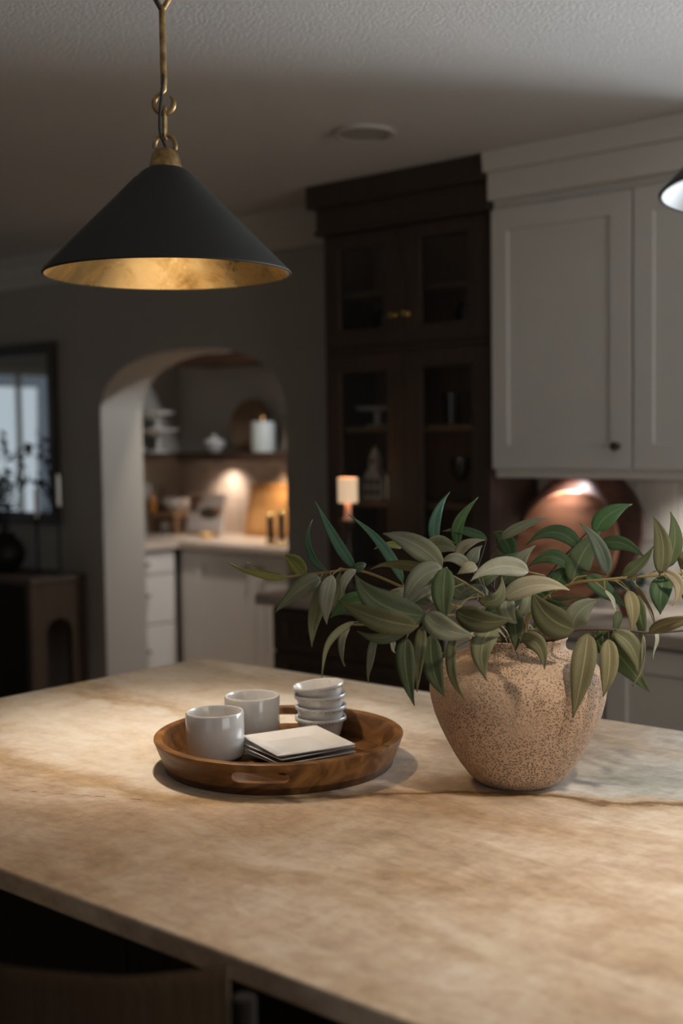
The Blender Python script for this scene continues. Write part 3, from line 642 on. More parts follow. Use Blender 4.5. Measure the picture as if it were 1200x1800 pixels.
# garden shrubs outside the left window, seen in the mirror
GRN = mat('garden_leaf', (.05, .16, .10), .7)
for x, y, r, lb in ((-9.6, 2.0, .55, 'green garden shrub outside the left window, nearer one'), (-10.3, 3.2, .7, 'green garden shrub outside the left window, farther one')):
    t = thing('garden_shrub', lb, 'shrub', (x, y, -.12)); lf = MB()
    for k in range(420):
        d = Vector((rr.gauss(0, 1), rr.gauss(0, 1), rr.gauss(0, 1))).normalized()*r*rr.uniform(.6, 1); c = Vector((x, y, .62))+Vector((d.x, d.y, d.z*1.1))
        u = Vector((rr.uniform(-1, 1), rr.uniform(-1, 1), rr.uniform(-1, 1))).normalized(); v = u.orthogonal().normalized(); s = rr.uniform(.06, .11); n = u.cross(v)*.01
        lf.add([c-u*s, c+v*s*.5+n, c+u*s, c-v*s*.5+n, c-n], [(0, 1, 2), (0, 2, 3), (0, 4, 1), (1, 4, 2), (2, 4, 3), (3, 4, 0)])
    f = obj('foliage', lf, GRN, t); f['kind'] = 'stuff'
    obj('trunk', MB().tube([(x, y, -.12), (x, y, .5)], .04, 8), CONS, t)

# ================================================================ island
IX0, IX1, IY0, IY1 = -2.362, 1.15, .929, 2.199
def rounded(x0, x1, y0, y1, r, n=6):
    out = []
    for cx, cy, a0 in ((x1-r, y0+r, -PI/2), (x1-r, y1-r, 0), (x0+r, y1-r, PI/2), (x0+r, y0+r, PI)):
        out += [(cx+r*math.cos(a0+PI/2*k/n), cy+r*math.sin(a0+PI/2*k/n)) for k in range(n+1)]
    return out
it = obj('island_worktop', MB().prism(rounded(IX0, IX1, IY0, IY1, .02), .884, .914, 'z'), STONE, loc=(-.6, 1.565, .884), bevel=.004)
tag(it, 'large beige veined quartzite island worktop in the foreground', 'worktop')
ib = thing('island_cabinet', 'black panelled island base under the beige worktop', 'cabinet', (-.6, 1.6, 0))
BY = 1.13
obj('body', MB().box(IX0+.05, IX1-.05, BY+.02, IY1-.03, .0, .8835), BLACKW, ib)
x = IX0+.05; xs = [-2.312, -1.445, -.62, .21, 1.10]
for i, xx in enumerate(xs): obj('stile', MB().box(xx-.041, xx+.041, BY, BY+.0195, .0, .883), BLACKW, ib, bevel=.003)
for i in range(4):
    obj('rail', MB().box(xs[i]+.0415, xs[i+1]-.0415, BY, BY+.0195, .0, .12), BLACKW, ib, bevel=.003)
    obj('rail', MB().box(xs[i]+.0415, xs[i+1]-.0415, BY, BY+.0195, .80, .883), BLACKW, ib, bevel=.003)
    obj('panel', MB().box(xs[i]+.043, xs[i+1]-.043, BY+.008, BY+.0195, .121, .799), BLACKW, ib)

# counter stool turned at an angle, only its curved back in view
stl = thing('counter_stool', 'dark counter stool with a curved woven back at the island', 'stool', (-1.0, .82, 0))
bc = smoothpts([(-1.070, .655), (-1.030, .645), (-.9918, .651), (-.9398, .674), (-.8819, .708), (-.8411, .756), (-.8219, .787)], 5)
out_ = Vector((-.655, .755, 0)); ZB = .986                             # towards the island
bk = MB(); vs = []; fs = []; rings = [(0, .70), (0, .80), (0, .90), (0, ZB-.012), (.004, ZB-.004), (.012, ZB), (.020, ZB-.004), (.024, ZB-.012), (.024, .90), (.024, .80), (.024, .70)]
for p in bc:
    for d_, z_ in rings: vs.append((p.x+out_.x*d_, p.y+out_.y*d_, z_))
R_ = len(rings)
for i in range(len(bc)-1):
    for j in range(R_): a_ = i*R_+j; b_ = i*R_+(j+1) % R_; fs.append((a_, b_, b_+R_, a_+R_))
fs.append(tuple(range(R_))); fs.append(tuple((len(bc)-1)*R_+j for j in range(R_))[::-1])
bk.add(vs, fs, 0, True)
bo = obj('backrest', bk, WOVEN, stl)
e0, e1 = bc[0], bc[-1]; ch = (e1-e0).normalized()
def sp_(p, u, v, z): return (p.x+ch.x*u+out_.x*v, p.y+ch.y*u+out_.y*v, z)
for p, s_ in ((e0, -1), (e1, 1)): obj('post', MB().tube([sp_(p, .016*s_, .014, 0), sp_(p, .016*s_, .014, .5), sp_(p, .015*s_, .014, .955)], [.011, .013, .011], 10), BLACKW, stl)
for p, s_ in ((e0, 1), (e1, -1)): obj('leg', MB().tube([sp_(p, .01*s_, .30, 0), sp_(p, .015*s_, .285, .6195)], [.011, .014], 10), BLACKW, stl)
obj('seat', MB().prism([sp_(e0, .005, .03, 0)[:2], sp_(e1, -.005, .03, 0)[:2], sp_(e1, -.005, .31, 0)[:2], sp_(e0, .005, .31, 0)[:2]], .62, .66, 'z'), WOVEN, stl, bevel=.01)
obj('footrest', MB().tube([sp_(e0, .015, .29, .22), sp_(e1, -.015, .29, .22)], .009, 8), BLACKW, stl)
for p, s_ in ((e0, -1), (e1, 1)): obj('stretcher', MB().tube([sp_(p, .014*s_, .016, .30), sp_(p, -.012*s_, .285, .30)], .008, 8), BLACKW, stl)

# ================================================================ tray and tableware
TX, TY, TZ = -1.478, 1.552, .9143
tr = thing('round_tray', 'round acacia wood serving tray with handle slots on the island', 'tray', (TX, TY, TZ))
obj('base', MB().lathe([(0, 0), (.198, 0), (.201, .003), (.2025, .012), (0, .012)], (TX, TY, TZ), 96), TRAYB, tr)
dirF = math.atan2(1.429-TY, -1.392-TX)                                # the front handle's direction
rim = MB().lathe([(.2028, .0122), (.2075, .022), (.2125, .034), (.2165, .045), (.2195, .0525), (.2192, .0545), (.2175, .0555), (.2060, .0555), (.2045, .0545), (.2035, .0515), (.2000, .040), (.1955, .028), (.1900, .0122)], (TX, TY, TZ), 144, close=True)
ro = obj('rim', rim, TRAYW, tr)
# the two handle slots are cut right through the rim
hw, hh, zc = .0375, .0095, .0315
slot = [(hw+hh*math.cos(a_), zc+hh*math.sin(a_)) for a_ in [(-PI/2+PI*k/10) for k in range(11)]] + [(-hw+hh*math.cos(a_), zc+hh*math.sin(a_)) for a_ in [(PI/2+PI*k/10) for k in range(11)]]
cut = obj('slot_cutter', MB().prism(slot, -.3, .3, 'y'), TRAYW, loc=(TX, TY, TZ), xf=Matrix.Translation((TX, TY, TZ)) @ Matrix.Rotation(dirF-PI/2, 4, 'Z'))
bo_ = ro.modifiers.new('slots', 'BOOLEAN'); bo_.object = cut; bo_.operation = 'DIFFERENCE'; bo_.solver = 'EXACT'
bpy.context.view_layer.update()
cut_me = bpy.data.meshes.new_from_object(ro.evaluated_get(bpy.context.evaluated_depsgraph_get()))
ro.modifiers.clear(); ro.data = cut_me; bpy.data.objects.remove(cut)
md = ro.modifiers.new('bevel', 'BEVEL'); md.width = .0012; md.segments = 2; md.limit_method = 'ANGLE'; md.angle_limit = .7
TF = TZ+.0123
def mug(label, x, y, r, hgt):
    prof = [(0, 0), (r-.012, 0), (r-.004, .003), (r, .010), (r, hgt-.003), (r-.0015, hgt), (r-.004, hgt), (r-.0055, hgt-.004), (r-.0055, .014), (r-.014, .007), (0, .006)]
    o = obj('mug', MB().lathe(prof, (x, y, TF), 64), CERAM, loc=(x, y, TF)); return tag(o, label, 'mug', 'white mugs on the tray')
mug('white glazed straight mug at the front left of the tray', -1.5605, 1.4755, .0515, .083)
mug('white glazed straight mug farther back, beside the ramekin stack', -1.604, 1.613, .0515, .083)
# four ramekins with a beaded rim, stacked with a tilt
def ramekin(i, x, y, z, tilt, az, label):
    t = thing('ramekin', label, 'ramekin', (x, y, z), 'ramekins stacked on the tray')
    xf = Matrix.Translation((x, y, z)) @ Matrix.Rotation(tilt, 4, Vector((math.cos(az), math.sin(az), 0)))
    prof = [(0, .002), (.032, .002), (.033, 0), (.0345, 0), (.0368, .003), (.0392, .012), (.0425, .024), (.0450, .0325), (.0462, .0338), (.0482, .0352), (.0486, .0380), (.0475, .0402), (.0455, .0398), (.0432, .034), (.0404, .022), (.0372, .010), (.030, .006), (0, .005)]
    obj('bowl', MB().lathe(prof, (0, 0, 0), 56), CERAM, t, xf=xf)
    bd = MB()
    for k in range(44):
        a = 2*PI*k/44; bd.lathe([(0, -.0016), (.0013, -.0009), (.0017, 0), (.0013, .0009), (0, .0016)], (.0470*math.cos(a), .0470*math.sin(a), .0338), 6)
    f = obj('beading', bd, CERAM, t, xf=xf); f['kind'] = 'stuff'
RX, RY = -1.513, 1.703
ramekin(0, RX, RY, TF+.0002, 0, 0, 'white beaded ramekin at the bottom of the stack of four')
ramekin(1, RX-.001, RY+.001, TF+.0225, .03, 1.0, 'white beaded ramekin second from the bottom of the stack')
ramekin(2, RX+.0005, RY, TF+.0430, -.02, 2.0, 'white beaded ramekin third up, just under the tilted top one')
ramekin(3, RX, RY, TF+.0610, -.10, 2.2, 'white beaded ramekin tilted on top of the stack of four')
# four square plates
def plate(i, x, y, z, ang, label, tx=0):
    t = thing('square_plate', label, 'plate', (x, y, z), 'square plates stacked on the tray')
    xf = Matrix.Translation((x, y, z)) @ Matrix.Rotation(ang, 4, 'Z') @ Matrix.Rotation(tx, 4, 'X')
    def sq(s, zz, r): return [(px_, py_, zz) for px_, py_ in rounded(-s, s, -s, s, r, 3)]
    rings = [sq(.042, 0, .008), sq(.046, .0008, .008), sq(.0745, .0085, .005), sq(.0755, .010, .005), sq(.0748, .0113, .005), sq(.047, .0042, .010), sq(.043, .0034, .010)]
    n = len(rings[0]); vs = [v for r in rings for v in r]; fs = []
    for q in range(len(rings)-1):
        for k in range(n): fs.append((q*n+k, q*n+(k+1) % n, (q+1)*n+(k+1) % n, (q+1)*n+k))
    fs.append(tuple(range(n-1, -1, -1))); fs.append(tuple((len(rings)-1)*n+k for k in range(n)))
    obj('dish', MB().add(vs, fs, 0, False), CERAM, t, xf=xf, bevel=.0006)
PA = math.atan2(1.665-1.518, -1.489+1.542)
PXc, PYc = -1.4435, 1.5635
plate(0, PXc-.004, PYc+.002, TF+.0002, PA+.10, 'white square plate at the bottom of the stack on the tray')
plate(1, PXc+.002, PYc-.003, TF+.0065, PA+.03, 'white square plate second from the bottom of the stack')
plate(2, PXc-.004, PYc+.001, TF+.0130, PA+.06, 'white square plate just under the top one of the stack')
plate(3, PXc, PYc, TF+.0210, PA-.02, 'white square plate lying on top of the stack', .02)

# ================================================================ the vase
VX, VY, VZ = -1.086, 1.714, .9142
vp = [(0, .004), (.050, .004), (.054, 0), (.062, 0), (.071, .005), (.083, .016), (.0962, .034), (.1075, .052), (.119, .074), (.129, .095), (.1375, .117), (.1432, .139), (.1455, .156), (.1448, .170), (.1395, .184), (.128, .198), (.110, .209), (.094, .2145), (.0845, .2185), (.0795, .224), (.0785, .231), (.0800, .237), (.0825, .2405), (.0825, .2425), (.080, .2435), (.0775, .241), (.0735, .233), (.073, .224), (.078, .217), (.10, .206), (.125, .19), (.136, .17), (.136, .15), (.122, .11), (.096, .055), (.066, .014), (0, .012)]
va = obj('clay_vase', MB().lathe(vp, (VX, VY, VZ), 96), CLAY, loc=(VX, VY, VZ))
tag(va, 'round pitted beige clay vase standing on the island worktop', 'vase')
BRANCH = {
 'L1': ([(-1.099,1.720,1.124),(-1.102,1.670,1.185),(-1.149,1.612,1.216),(-1.197,1.567,1.241),(-1.258,1.517,1.273),(-1.299,1.469,1.271),(-1.339,1.408,1.266)],
  [((-1.328,1.418,1.268),(-1.349,1.371,1.274),(-1.387,1.343,1.296),0.0094,'y',50),
   ((-1.330,1.416,1.269),(-1.361,1.401,1.275),(-1.403,1.407,1.288),0.0064,'y',50),
   ((-1.313,1.444,1.269),(-1.329,1.442,1.288),(-1.365,1.454,1.298),0.0262,'y',20),
   ((-1.293,1.474,1.274),(-1.322,1.456,1.310),(-1.332,1.487,1.355),0.0109,'t',35),
   ((-1.265,1.512,1.277),(-1.298,1.504,1.317),(-1.349,1.514,1.383),0.0168,'t',20),
   ((-1.300,1.467,1.263),(-1.303,1.422,1.252),(-1.327,1.388,1.213),0.0268,'o',10),
   ((-1.281,1.470,1.266),(-1.282,1.430,1.216),(-1.281,1.423,1.159),0.0245,'o',15),
   ((-1.272,1.465,1.270),(-1.262,1.435,1.233),(-1.257,1.433,1.196),0.0237,'p',8),
   ((-1.283,1.496,1.268),(-1.272,1.480,1.240),(-1.286,1.475,1.212),0.0159,'o',20),
   ((-1.257,1.505,1.275),(-1.262,1.477,1.260),(-1.263,1.483,1.230),0.0140,'p',20),
   ((-1.266,1.510,1.274),(-1.254,1.512,1.281),(-1.257,1.532,1.282),0.0147,'g',20),
   ((-1.205,1.560,1.252),(-1.239,1.560,1.309),(-1.313,1.556,1.360),0.0162,'t',25),
   ((-1.189,1.560,1.236),(-1.200,1.535,1.241),(-1.219,1.534,1.228),0.0140,'p',20),
   ((-1.181,1.605,1.220),(-1.194,1.579,1.232),(-1.225,1.567,1.218),0.0258,'d',15),
   ]),
 'L2': ([(-1.094,1.699,1.128),(-1.076,1.613,1.189),(-1.087,1.540,1.211),(-1.104,1.486,1.211),(-1.129,1.450,1.203),(-1.179,1.395,1.208)],
  [((-1.104,1.486,1.215),(-1.152,1.424,1.233),(-1.181,1.412,1.282),0.0449,'d',8),
   ((-1.101,1.461,1.203),(-1.138,1.408,1.217),(-1.187,1.378,1.245),0.0355,'d2',15),
   ((-1.117,1.460,1.201),(-1.137,1.420,1.184),(-1.170,1.402,1.197),0.0179,'d',25),
   ((-1.188,1.454,1.227),(-1.198,1.424,1.239),(-1.228,1.406,1.212),0.0320,'b',10),
   ((-1.173,1.400,1.211),(-1.183,1.348,1.195),(-1.182,1.334,1.137),0.0100,'o',40),
   ((-1.179,1.395,1.204),(-1.175,1.367,1.181),(-1.169,1.372,1.149),0.0100,'p2',35),
   ((-1.166,1.444,1.185),(-1.162,1.422,1.154),(-1.167,1.424,1.116),0.0114,'p2',35),
   ((-1.119,1.457,1.184),(-1.107,1.436,1.143),(-1.095,1.444,1.086),0.0273,'d',10),
   ((-1.113,1.490,1.198),(-1.106,1.470,1.156),(-1.111,1.471,1.100),0.0187,'o',15),
   ((-1.166,1.483,1.179),(-1.159,1.472,1.165),(-1.162,1.484,1.153),0.0080,'p',30),
   ]),
 'C': ([(-1.086,1.705,1.127),(-1.052,1.621,1.197),(-1.055,1.570,1.241),(-1.083,1.535,1.271),(-1.120,1.530,1.284)],
  [((-1.135,1.556,1.270),(-1.184,1.526,1.294),(-1.239,1.520,1.275),0.0151,'o',45),
   ((-1.111,1.538,1.286),(-1.136,1.504,1.326),(-1.182,1.482,1.338),0.0344,'p2',8),
   ((-1.108,1.506,1.183),(-1.094,1.486,1.137),(-1.078,1.498,1.092),0.0326,'d',10),
   ((-1.180,1.598,1.123),(-1.173,1.587,1.109),(-1.183,1.593,1.093),0.0084,'t',20),
   ((-1.105,1.530,1.284),(-1.123,1.491,1.274),(-1.143,1.480,1.227),0.0335,'p2',12),
   ((-1.127,1.562,1.267),(-1.137,1.531,1.257),(-1.163,1.515,1.219),0.0280,'p',12),
   ((-1.089,1.518,1.287),(-1.079,1.494,1.246),(-1.075,1.497,1.208),0.0336,'g2',10),
   ((-1.140,1.550,1.248),(-1.130,1.542,1.237),(-1.128,1.558,1.220),0.0187,'p',20),
   ((-1.108,1.606,1.280),(-1.117,1.584,1.298),(-1.142,1.577,1.287),0.0173,'p',20),
   ((-1.026,1.581,1.236),(-0.980,1.594,1.266),(-0.939,1.630,1.252),0.0290,'k',15),
   ((-0.958,1.674,1.184),(-0.987,1.642,1.202),(-1.014,1.644,1.244),0.0466,'d2',8),
   ((-1.003,1.595,1.174),(-0.967,1.591,1.177),(-0.959,1.590,1.134),0.0262,'o',8),
   ((-1.027,1.563,1.198),(-1.033,1.521,1.172),(-1.020,1.524,1.120),0.0342,'o',8),
   ((-1.069,1.516,1.223),(-1.026,1.523,1.207),(-0.993,1.554,1.213),0.0348,'d2',12),
   ((-1.098,1.479,1.221),(-1.067,1.481,1.198),(-1.035,1.517,1.188),0.0347,'p2',12),
   ((-1.075,1.522,1.187),(-1.068,1.494,1.137),(-1.049,1.509,1.090),0.0151,'o',30),
   ((-1.040,1.620,1.218),(-1.016,1.603,1.190),(-1.015,1.597,1.155),0.0281,'d',10),
   ((-1.037,1.610,1.237),(-1.030,1.592,1.215),(-1.019,1.610,1.196),0.0274,'p2',12),
   ((-1.055,1.555,1.236),(-1.022,1.568,1.236),(-1.029,1.581,1.272),0.0208,'o',15),
   ((-1.066,1.599,1.239),(-1.074,1.571,1.250),(-1.101,1.556,1.232),0.0198,'p2',20),
   ((-1.088,1.597,1.284),(-1.088,1.575,1.281),(-1.104,1.569,1.272),0.0178,'k',20),
   ]),
 'B': ([(-1.107,1.740,1.120),(-1.155,1.771,1.200),(-1.199,1.764,1.257),(-1.234,1.750,1.290),(-1.267,1.736,1.300)],
  [((-1.281,1.657,1.298),(-1.290,1.635,1.306),(-1.317,1.627,1.296),0.0115,'y',30),
   ((-1.259,1.729,1.299),(-1.269,1.728,1.343),(-1.262,1.774,1.389),0.0195,'t',20),
   ((-1.264,1.699,1.302),(-1.240,1.711,1.316),(-1.229,1.741,1.302),0.0110,'p',40),
   ((-1.225,1.745,1.296),(-1.230,1.748,1.336),(-1.218,1.797,1.380),0.0190,'b',20),
   ((-1.188,1.777,1.309),(-1.216,1.752,1.324),(-1.258,1.745,1.322),0.0150,'g',35),
   ((-1.248,1.685,1.292),(-1.219,1.695,1.305),(-1.207,1.720,1.288),0.0240,'o',25),
   ((-1.196,1.703,1.282),(-1.177,1.692,1.309),(-1.150,1.718,1.312),0.0183,'p',15),
   ((-1.152,1.769,1.311),(-1.114,1.774,1.335),(-1.081,1.806,1.347),0.0170,'p2',15),
   ((-1.150,1.794,1.281),(-1.155,1.790,1.308),(-1.186,1.793,1.320),0.0315,'g',15),
   ((-1.193,1.730,1.265),(-1.185,1.730,1.284),(-1.182,1.755,1.299),0.0218,'p2',15),
   ((-1.157,1.705,1.234),(-1.139,1.706,1.254),(-1.128,1.732,1.255),0.0236,'g2',15),
   ((-1.167,1.780,1.275),(-1.150,1.778,1.274),(-1.139,1.805,1.287),0.0172,'g',20),
   ((-1.158,1.727,1.181),(-1.131,1.749,1.204),(-1.114,1.793,1.212),0.0309,'g',15),
   ((-1.171,1.692,1.219),(-1.191,1.674,1.235),(-1.222,1.678,1.244),0.0306,'d',15),
   ((-1.139,1.747,1.235),(-1.124,1.760,1.262),(-1.131,1.784,1.279),0.0270,'d',15),
   ]),
 'R1': ([(-1.092,1.739,1.122),(-1.080,1.741,1.185),(-1.052,1.754,1.220),(-1.005,1.757,1.245),(-0.964,1.766,1.252),(-0.912,1.798,1.258),(-0.852,1.836,1.263),(-0.797,1.872,1.273)],
  [((-1.025,1.650,1.273),(-1.039,1.584,1.291),(-1.060,1.541,1.266),0.0287,'p',15),
   ((-1.073,1.700,1.253),(-1.066,1.686,1.286),(-1.049,1.712,1.308),0.0228,'p2',15),
   ((-0.936,1.791,1.258),(-0.909,1.799,1.274),(-0.898,1.827,1.305),0.0190,'d',40),
   ((-0.885,1.822,1.262),(-0.879,1.828,1.310),(-0.905,1.838,1.354),0.0285,'o',12),
   ((-0.885,1.848,1.270),(-0.873,1.860,1.317),(-0.893,1.875,1.359),0.0229,'g2',15),
   ((-0.885,1.834,1.256),(-0.878,1.809,1.231),(-0.878,1.809,1.198),0.0335,'g',10),
   ((-0.871,1.808,1.268),(-0.837,1.807,1.249),(-0.851,1.794,1.216),0.0179,'k',15),
   ((-0.999,1.790,1.255),(-0.972,1.795,1.234),(-0.947,1.830,1.201),0.0268,'g',15),
   ((-0.932,1.818,1.228),(-0.908,1.807,1.193),(-0.908,1.805,1.143),0.0206,'g2',15),
   ((-0.923,1.787,1.236),(-0.905,1.772,1.208),(-0.908,1.768,1.172),0.0217,'k2',10),
   ((-0.951,1.763,1.238),(-0.932,1.755,1.219),(-0.931,1.764,1.196),0.0058,'p',55),
   ((-0.930,1.765,1.205),(-0.922,1.749,1.188),(-0.931,1.748,1.166),0.0130,'d',20),
   ((-0.915,1.795,1.245),(-0.886,1.789,1.219),(-0.878,1.794,1.177),0.0051,'k2',60),
   ((-0.879,1.794,1.182),(-0.870,1.778,1.156),(-0.877,1.778,1.128),0.0050,'p',60),
   ((-1.038,1.741,1.220),(-1.001,1.750,1.225),(-0.972,1.784,1.217),0.0067,'o',60),
   ((-1.004,1.752,1.168),(-0.991,1.744,1.204),(-0.967,1.774,1.220),0.0368,'p2',10),
   ((-1.055,1.671,1.200),(-1.038,1.678,1.223),(-1.055,1.689,1.250),0.0211,'p2',15),
   ((-1.156,1.883,1.138),(-1.146,1.890,1.150),(-1.147,1.918,1.155),0.0212,'b',15),
   ((-0.859,1.843,1.255),(-0.844,1.832,1.239),(-0.849,1.835,1.213),0.0218,'g2',15),
   ((-0.860,1.844,1.270),(-0.844,1.836,1.289),(-0.850,1.843,1.314),0.0218,'o',15),
   ((-1.081,1.769,1.213),(-1.051,1.778,1.199),(-1.022,1.818,1.197),0.0228,'d',20),
   ]),
 'R2': ([(-1.064,1.724,1.127),(-1.002,1.694,1.162),(-0.972,1.688,1.178),(-0.941,1.702,1.183),(-0.893,1.729,1.181),(-0.861,1.743,1.179),(-0.813,1.772,1.184)],
  [((-0.863,1.741,1.179),(-0.823,1.735,1.203),(-0.783,1.759,1.205),0.0201,'k3',20),
   ((-0.946,1.697,1.176),(-0.934,1.661,1.123),(-0.940,1.640,1.053),0.0365,'k3',8),
   ((-0.916,1.708,1.168),(-0.902,1.688,1.126),(-0.910,1.680,1.083),0.0280,'k2',8),
   ((-0.938,1.717,1.177),(-0.901,1.723,1.139),(-0.869,1.755,1.083),0.0398,'g2',12),
   ((-0.910,1.714,1.179),(-0.876,1.720,1.160),(-0.872,1.728,1.106),0.0267,'o',12),
   ((-0.871,1.734,1.176),(-0.859,1.719,1.137),(-0.876,1.711,1.098),0.0063,'p',55),
   ((-0.949,1.720,1.174),(-0.934,1.710,1.166),(-0.937,1.715,1.143),0.0214,'d',15),
   ]),
 'U': ([(-1.105,1.767,1.116),(-1.104,1.788,1.194),(-1.095,1.825,1.243),(-1.075,1.872,1.289),(-1.061,1.899,1.315)],
  [((-1.049,1.856,1.291),(-1.081,1.829,1.330),(-1.129,1.813,1.298),0.0257,'g',25),
   ((-1.051,1.825,1.262),(-1.076,1.802,1.288),(-1.115,1.797,1.261),0.0232,'g',25),
   ((-1.043,1.902,1.317),(-1.031,1.912,1.349),(-1.006,1.964,1.364),0.0332,'b',12),
   ((-0.989,1.838,1.253),(-0.987,1.820,1.302),(-1.020,1.804,1.341),0.0242,'m',12),
   ((-1.046,1.827,1.237),(-1.043,1.844,1.282),(-1.033,1.897,1.320),0.0403,'g2',12),
   ((-1.035,1.907,1.297),(-1.003,1.919,1.304),(-0.977,1.955,1.273),0.0244,'g',25),
   ((-1.074,1.816,1.228),(-1.065,1.816,1.248),(-1.058,1.845,1.260),0.0302,'g',15),
   ((-1.074,1.801,1.203),(-1.091,1.785,1.226),(-1.129,1.781,1.224),0.0270,'g',15),
   ]),
}
# ================================================================ leafy branches in the vase
def leafmat(name, c, vein, rough=.6):
    m = mat(name, c, rough, **{'Specular IOR Level': .3}); uv = N(m, 'ShaderNodeUVMap'); sx = N(m, 'ShaderNodeSeparateXYZ'); lk(m, uv.outputs[0], sx.inputs[0])
    def mth(op, a, b=None):
        n = N(m, 'ShaderNodeMath'); n.operation = op
        for i, q in enumerate((a, b)):
            if q is None: continue
            if hasattr(q, 'is_output'): lk(m, q, n.inputs[i])
            else: n.inputs[i].default_value = q
        return n.outputs[0]
    off = mth('ABSOLUTE', mth('SUBTRACT', sx.outputs[0], .5))
    midr = ramp(m, off, [(.016, (1, 1, 1)), (.05, (0, 0, 0))])
    side = mth('SINE', mth('MULTIPLY', mth('SUBTRACT', sx.outputs[1], mth('MULTIPLY', off, .33)), 95))
    sv = ramp(m, side, [(.86, (0, 0, 0)), (1.0, (.55, .55, .55))])
    tc = N(m, 'ShaderNodeTexCoord'); nz = noise(m, tc.outputs['Object'], 55, 4); nl = noise(m, tc.outputs['Object'], 14, 3)
    body = mixc(m, nz, [x*.80 for x in c], [x*1.18 for x in c]); body = mixc(m, ramp(m, nl, [(.45, (0, 0, 0)), (.7, (.35, .35, .35))]), body, [c[0]*1.5, c[1]*1.25, c[2]*1.05])
    c1 = mixc(m, mth('MULTIPLY', sv, .5), body, vein); base(m, mixc(m, midr, c1, vein))
    bump(m, midr, .4, .001); 
    p = m.node_tree.nodes['Principled BSDF']
    # thin leaf: some light comes through
    tr_ = N(m, 'ShaderNodeBsdfTranslucent'); tr_.inputs[0].default_value = (c[0]*1.2, c[1]*1.4, c[2]*.8, 1); mx = N(m, 'ShaderNodeMixShader'); mx.inputs[0].default_value = .12
    lk(m, p.outputs[0], mx.inputs[1]); lk(m, tr_.outputs[0], mx.inputs[2]); lk(m, mx.outputs[0], m.node_tree.nodes['Material Output'].inputs[0])
    return m
LM = {'g': leafmat('leaf_deep_green', (.055, .11, .05), (.13, .18, .09)), 'g2': leafmat('leaf_mid_green', (.085, .125, .055), (.18, .21, .11)),
      'o': leafmat('leaf_olive', (.145, .155, .085), (.25, .25, .15)), 't': leafmat('leaf_blue_green', (.065, .16, .10), (.16, .25, .16)),
      'b': leafmat('leaf_bright_green', (.07, .16, .055), (.16, .24, .10)), 'y': leafmat('leaf_yellow_green', (.21, .23, .065), (.34, .34, .14)),
      'd': leafmat('leaf_dark', (.06, .08, .038), (.13, .145, .075)), 'd2': leafmat('leaf_dark_olive', (.085, .088, .042), (.17, .165, .08)),
      'p': leafmat('leaf_underside_pale', (.30, .31, .235), (.42, .42, .32)), 'p2': leafmat('leaf_underside_grey', (.20, .225, .16), (.31, .33, .24)),
      'k': leafmat('leaf_underside_khaki', (.36, .34, .235), (.48, .45, .33)), 'k2': leafmat('leaf_tan_olive', (.21, .195, .105), (.36, .33, .20)), 'k3': leafmat('leaf_khaki_olive', (.14, .132, .07), (.28, .25, .13)),
      'm': leafmat('leaf_mint', (.20, .27, .22), (.32, .38, .31))}
STEMY = mat('stem_ochre', (.22, .16, .05), .6); STEMD = mat('stem_brown', (.05, .028, .016), .6); STEMG = mat('stem_olive', (.16, .14, .06), .6)
CAMP = Vector((0, 0, CAM_Z))
def bez(B, Mi, T, t):
    C = (B+T)*.5+(Mi-(B+T)*.5)*1.45
    return B*(1-t)**2+C*2*t*(1-t)+T*t*t
NS = 14
